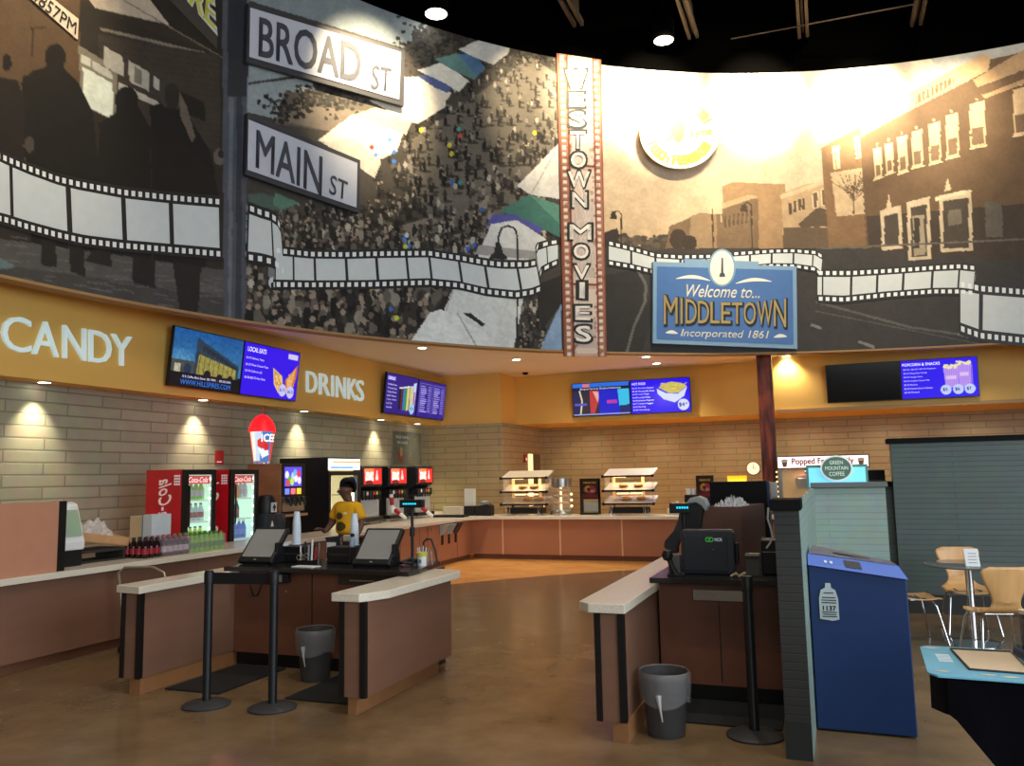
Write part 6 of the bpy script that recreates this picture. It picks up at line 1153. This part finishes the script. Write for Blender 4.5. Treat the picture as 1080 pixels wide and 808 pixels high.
# ================================================================== CAFE CORNER
def cafe():
    t = thing('cafe_table', 'round grey cafe table on chrome column in the right corner', 'table', (1.23, 9.05, 0)); part('tabletop', MB().lathe([(0,.73),(.39,.73),(.4,.737),(.4,.745),(.385,.75),(0,.75)], n=48), mat('table_grey', (96,104,108), rough=.12, spec=.7), t, smooth=True); part('column', MB().cyl((0,0,.03),.035,.7,20), CHR, t, smooth=True); part('foot', MB().lathe([(0,0),(.26,0),(.26,.01),(.06,.03),(0,.03)], n=40), CHR, t, smooth=True)
    c = thing('table_card', 'white folded card standing on the cafe table', 'card', (1.24, 8.82, .75)); part('front_leaf', MB().add([(-.06,0,0),(.06,0,0),(.05,.03,.16),(-.07,.03,.16)], [(0,1,2,3)]), WHT, c, fixn=False, solid=.002); part('back_leaf', MB().add([(-.06,.06,0),(.06,.06,0),(.05,.031,.16),(-.07,.031,.16)], [(0,1,2,3)]), WHT, c, fixn=False, solid=.002); ln = MB(); [ln.box(-.035,.035,.003+.0053*k,.0036+.0053*k,.03+.028*k,.036+.028*k) for k in range(4)]; part('printed_lines', ln, GREYP, c)
    PLY = mat('plywood', (206,160,104), rough=.35, var=.08, scale=3, stretch=(6,1,1))
    def chair(label):
        t = thing('cafe_chair', label, 'chair', (0,0,0), 0, 'bent plywood cafe chairs'); mb = MB()
        def prof(v):  # v 0 seat front .. 1 back top
            if v < .45: s = v/.45; return (-.2+.36*s, .445-.02*math.sin(PI*s)+(.0 if s > .1 else -.02*(1-s*10)))
            s = (v-.45)/.55
            if s < .25: a = s/.25*1.35; return (.16+.075*math.sin(a), .445+.075*(1-math.cos(a)))
            s2 = (s-.25)/.75; return (.233+.07*s2, .503+.33*s2)
        def wid(v):
            if v < .4: return .2+.01*math.sin(v*7) if v > .08 else .16+.04*(v/.08)
            if v < .62: s = (v-.4)/.22; return .21-(.21-.115)*(.5-.5*math.cos(PI*s))
            s = (v-.62)/.38; w = .115+(.21-.115)*(.5-.5*math.cos(PI*min(1, s*1.15))); return w if v < .95 else w*(1-.35*((v-.95)/.05)**2)
        def f(u, v):
            y, z = prof(v); w = wid(v); x = (u*2-1)*w; cz = -.015*(1-(u*2-1)**2) if v < .45 else 0; cy = .03*(1-(u*2-1)**2) if v > .6 else 0; return (x, y+cy, z+cz)
        mb.quadgrid(f, 14, 40); part('shell', mb, PLY, t, solid=.012, smooth=True)
        for sx in (-1, 1): 
            part('leg', MB().tube([(sx*.1,-.02,.425),(sx*.17,-.1,.41),(sx*.19,-.13,.36),(sx*.24,-.2,0.01)], .011, 8), CHR, t, smooth=True); part('leg', MB().tube([(sx*.1,.06,.425),(sx*.15,.13,.41),(sx*.17,.16,.36),(sx*.22,.24,0.01)], .011, 8), CHR, t, smooth=True)
        part('seat_plate', MB().box(-.12,.12,-.05,.1,.405,.425), CHR, t, bevel=.005); return t
    a = chair('plywood chair with its back to the camera right of the card'); a.location = (1.30, 8.32, 0); a.rotation_euler = (0,0,PI+.25)
    dup(a, (1.28, 9.62, 0), .1, 'plywood chair on the far side of the cafe table facing the camera'); dup(a, (.74, 9.03, 0), PI/2+.25, 'plywood chair half hidden behind the blue bin'); dup(a, (1.92, 9.0, 0), -PI/2, 'plywood chair at the right picture edge')
cafe()
# cloth table with sign and jars
def clothtable():
    t = thing('display_table', 'table under a black cloth in the lower right corner', 'table', (0,0,0)); part('tabletop', MB().box(.46,1.5,4.18,4.82,.71,.74), mat('table_wood', (120,90,60)), t)
    for x, y in ((1.1,4.75),(1.4,4.75),(1.4,4.3)): part('leg', MB().tube([(x,y,.71),(x,y,0)], .015, 8), BLKP, t)
    CL = mat('cloth_black', (9,9,14), rough=1, spec=.1); mb = MB(); nu, nv = 40, 16
    fr = lambda u: (.445+1.08*u, 4.15)
    def low(u): return .6-.6*min(1, max(0, (u-.01)/.42))
    mb.quadgrid(lambda u, v: (fr(u)[0], 4.15+min(1,u*8)*(-.006*(1-v)*math.sin(u*24)-.01*(1-v)), low(u)*(1-v)+.748*v), nu, nv)
    mb.quadgrid(lambda u, v: (.445-min(1,u*8)*.006*(1-v), 4.15+.69*u, (.6-.15*u)*(1-v)+.748*v), 24, nv); mb.add([(.445,4.15,.748),(1.525,4.15,.748),(1.525,4.84,.748),(.445,4.84,.748)], [(0,1,2,3)])
    c = part('tablecloth', mb, CL, smooth=False, solid=.004, fixn=False); tag(c, 'black cloth draped over the corner display table', 'tablecloth')
    s = thing('laminated_sign', 'laminated sign with light blue border lying on the black cloth', 'sign', (0,0,0)); q = [(.375,4.21),(.41,4.15),(.95,4.12),(.98,4.80),(.43,4.82),(.40,4.78)]; part('board', MB().prism(q, .757, .765), mat('sign_lightblue', (120,194,224), rough=.25, var=.05), s)
    part('centre_panel', MB().prism([(.56,4.3),(.80,4.27),(.80,4.74),(.54,4.74)], .765, .767), mat('sign_cream_panel', (214,196,168), rough=.4), s); part('panel_rim', MB().tube([(.555,4.295,.769),(.8,4.265,.769),(.8,4.745,.769),(.535,4.745,.769)], .006, 5, closed=True), DKP, s)
    tx = MB(); [tx.box(.45,.51,4.45+.03*k,4.462+.03*k,.765,.7665) for k in range(6)]; part('printed_lines', tx, WHT, s)
    bl = MB()
    for k, (x, y, r) in enumerate(((.45,4.76,.035),(.44,4.24,.03),(.6,4.78,.03),(.7,4.2,.035),(.62,4.22,.03),(.74,4.78,.025))): bl.add([(x+r*(1+.3*math.sin(a*3))*math.cos(a), y+r*.4*math.sin(a), .7662) for a in np.linspace(0,2*PI,17)[:-1]], [tuple(range(16))])
    part('cloud_print', bl, mat('cloud_cream', (210,200,170)), s, fixn=False)
    tr = thing('jar_tray', 'dark navy raised tray edge under the row of jars', 'tray', (0,0,0)); part('tray', MB().prism([(.835,4.76),(.80,4.70),(.86,4.28),(1.3,4.28),(1.3,4.82),(.84,4.82)], .768, .79), mat('tray_navy', (34,46,66), rough=.3), tr, bevel=.006); part('rim', MB().tube([(.865,4.3,.795),(.81,4.69,.795),(.84,4.8,.795)], .01, 6), mat('tray_navy'), tr)
    j0 = None
    for c_ in range(4):
        for r_ in range(5):
            x, y = .875+c_*.066+(4-r_)*.012, 4.42+r_*.078
            if j0 is None:
                j0 = thing('sample_jar', 'clear jar with beige lid in the rows on the navy tray', 'jar', (x,y,.791), 0, 'beige-lidded jars on the navy tray'); part('jar', MB().lathe([(.0,0),(.027,0),(.03,.15),(.026,.165)], n=16), mat('jar_smoke', (110,100,100), rough=.1, alpha=.75, var=.6, scale=40), j0, smooth=True); part('lid', MB().lathe([(.031,.165),(.031,.185),(.0,.187)], n=16), mat('lid_beige', (222,204,170), rough=.5), j0)
            else: dup(j0, (x,y,.791))
clothtable()
# ================================================================== CASHIER
def skin(name, verts, edges, root, m, parent, sub=2, label=None, fat=1.3):
    me = bpy.data.meshes.new(name); me.from_pydata([v[:3] for v in verts], edges, []); me.update(); me.materials.append(m)
    o = bpy.data.objects.new(name, me); link(o, parent)
    md = o.modifiers.new('skin', 'SKIN'); md.use_smooth_shade = True; md.branch_smoothing = .6
    if not me.skin_vertices: 
        with bpy.context.temp_override(object=o, active_object=o): bpy.ops.mesh.customdata_skin_add()
    for i, v in enumerate(verts):
        r = v[3]*fat; sv = me.skin_vertices[0].data[i]; sv.radius = (r, (v[4]*fat if len(v) > 4 else r)); sv.use_root = (i == root)
    s = o.modifiers.new('sub', 'SUBSURF'); s.levels = sub; s.render_levels = sub
    if label: o['label'] = label
    return o
def cashier():
    t = thing('person', 'person in yellow printed t-shirt with hair in a bun standing behind the registers', 'person', (-5.97, 9.47, 0), -.12)
    SK = mat('skin_deep', (98,66,52), rough=.5, var=.05)
    V = []; E_ = []
    def add(p, parent=None): V.append(p); i = len(V)-1; (E_.append((parent, i)) if parent is not None else None); return i
    pel = add((0,0,.90,.125,.10)); wa = add((0,0,1.04,.115,.085), pel); ch = add((0,0,1.20,.13,.095), wa); uc = add((0,.01,1.32,.11,.08), ch); nb = add((0,.01,1.385,.06,.055), uc); nk = add((0,.005,1.425,.05,.05), nb)
    jaw = add((-.025,-.025,1.465,.066,.064), nk); hd = add((-.012,.0,1.525,.09,.092), jaw); tp = add((-.005,.01,1.59,.076,.08), hd)
    ns = add((-.085,-.085,1.515,.014), hd); add((-.1,-.1,1.503,.009), ns); add((.055,-.075,1.52,.012), hd); add((-.085,.06,1.52,.012), hd)
    for s in (1, -1):
        sh = add((s*.155,.01,1.33,.052), uc); 
        if s == 1: el = add((.215,.03,1.09,.038), sh); wr = add((.21,-.08,.92,.026), el); d = Vector((0,-.35,-.94)); c = Vector((.21,-.11,.85))
        else: el = add((-.25,.0,1.10,.038), sh); wr = add((-.235,-.17,.99,.024), el); d = Vector((-.08,-.75,.4)).normalized(); c = Vector((-.24,-.23,1.02))
        pm = add((c.x,c.y,c.z,.032,.018), wr); side = d.cross(Vector((0,0,1)) if s == -1 else Vector((1,0,0))).normalized(); dn = d.cross(side).normalized(); dn = dn if dn.z < 0 else -dn
        for k, L in enumerate((.07,.08,.076,.06)):
            o = side*(-.026+.0175*k); a = c+d*.03+o; i1 = add((*a,.009), pm); b = a+d*L*.45-Vector((0,0,0))+dn*.006; i2 = add((*b,.0085), i1); e = b+d*L*.4+dn*.02; i3 = add((*e,.0078), i2); f = e+d*L*.2+dn*.025; add((*f,.006), i3)
        th = c-d*.02-side*.036; i1 = add((*th,.011), pm); th2 = th+d*.03-side*.014; i2 = add((*th2,.010), i1); add((*(th2+d*.025+dn*.006),.008), i2)
    for s in (1, -1):
        hp = add((s*.085,0,.84,.088), pel); kn = add((s*.095,-.01,.47,.058), hp); an = add((s*.1,.02,.1,.04), kn); add((s*.105,-.06,.045,.036), an); add((s*.11,-.14,.035,.03), V and len(V)-1)
    skin('body', V, E_, 0, SK, t)
    SH = mat('shirt_yellow', (226,168,22), rough=.85, var=.05)
    S = [(0,0,.93,.15,.125),(0,0,1.06,.135,.11),(0,0,1.2,.15,.12),(0,.01,1.32,.135,.11),(0,.012,1.38,.08,.075),(.16,.01,1.325,.066),(.2,.02,1.19,.062),(.21,.025,1.14,.06),(-.16,.01,1.325,.066),(-.22,.01,1.2,.062),(-.245,.005,1.14,.06)]
    sh = skin('t_shirt', S, [(0,1),(1,2),(2,3),(3,4),(3,5),(5,6),(6,7),(3,8),(8,9),(9,10)], 0, SH, t, fat=1.3)
    TR = mat('trousers_black', (24,24,28), rough=.85)
    T = [(0,0,.88,.135,.118),(.088,0,.82,.1),(.096,-.01,.47,.072),(.1,.02,.12,.062),(-.088,0,.82,.1),(-.096,-.01,.47,.072),(-.1,.02,.12,.062)]; skin('trousers', T, [(0,1),(1,2),(2,3),(0,4),(4,5),(5,6)], 0, TR, t, fat=1.35)
    for s in (1,-1): part('shoe', MB().lathe([(0,0),(.05,0),(.055,.03),(.045,.06),(0,.075)], c=(0,0,0), n=18), BLKP, t, smooth=True, loc=(s*.107,-.06,.0)).scale = (1,2.6,1)
    HR = mat('hair_black', (16,14,14), rough=.7, bump=.3, scale=60)
    h = MB(); h.quadgrid(lambda u, v: (-.01+.105*math.sin(PI*v*.74)**.8*math.cos(2*PI*u), .018+.115*math.sin(PI*v*.74)**.8*math.sin(2*PI*u)+.012*v, 1.57+.105*math.cos(PI*v*.74)+(.15*v*max(0, -math.sin(2*PI*u-.7))**.7)), 28, 12)
    hr = part('hair', h, HR, t, smooth=True, solid=.012, fixn=False); part('hair_bun', MB().lathe([(0,-.045),(.035,-.035),(.048,0),(.035,.035),(0,.045)], c=(.0,.08,1.665), n=18), HR, hr, smooth=True)
    for ex, ey in ((-.105,-.052),(-.062,-.098)): part('eye', MB().lathe([(0,-.009),(.008,-.005),(.011,0),(.008,.005),(0,.009)], c=(ex,ey,1.54), n=12, axis='y'), mat('eye_white', (210,205,198), rough=.2), t, smooth=True)
    part('lips', MB().lathe([(0,-.006),(.012,-.003),(.02,0),(.012,.004),(0,.006)], c=(-.078,-.088,1.474), n=14), mat('lips', (104,58,52)), t, smooth=True)
    def decal(name, pts, m, off):
        mb = MB(); n = 14; x0, x1, z0, z1 = pts; mb.quadgrid(lambda u, v: (x0+(x1-x0)*u, -.3, z0+(z1-z0)*v), n, n)
        keep = [f for i, f in enumerate(mb.f) if ((i % n+.5)/n*2-1)**2+((i//n+.5)/n*2-1)**2 < 1.0]; mb.f = keep; mb.mi = [0]*len(keep)
        o = part(name, mb, m, t, fixn=False); md = o.modifiers.new('w', 'SHRINKWRAP'); md.target = sh; md.wrap_method = 'PROJECT'; md.use_project_y = True; md.use_positive_direction = True; md.use_negative_direction = False; md.offset = off; md.use_project_x = md.use_project_z = False
    decal('shirt_print', (-.1,.07,1.0,1.12), mat('print_olive', (74,60,16), rough=.8), .004); decal('shirt_print', (-.1,.02,1.15,1.24), mat('print_olive'), .004); decal('name_badge', (.03,.09,1.215,1.245), mat('badge_white', (226,220,200)), .006)
cashier()
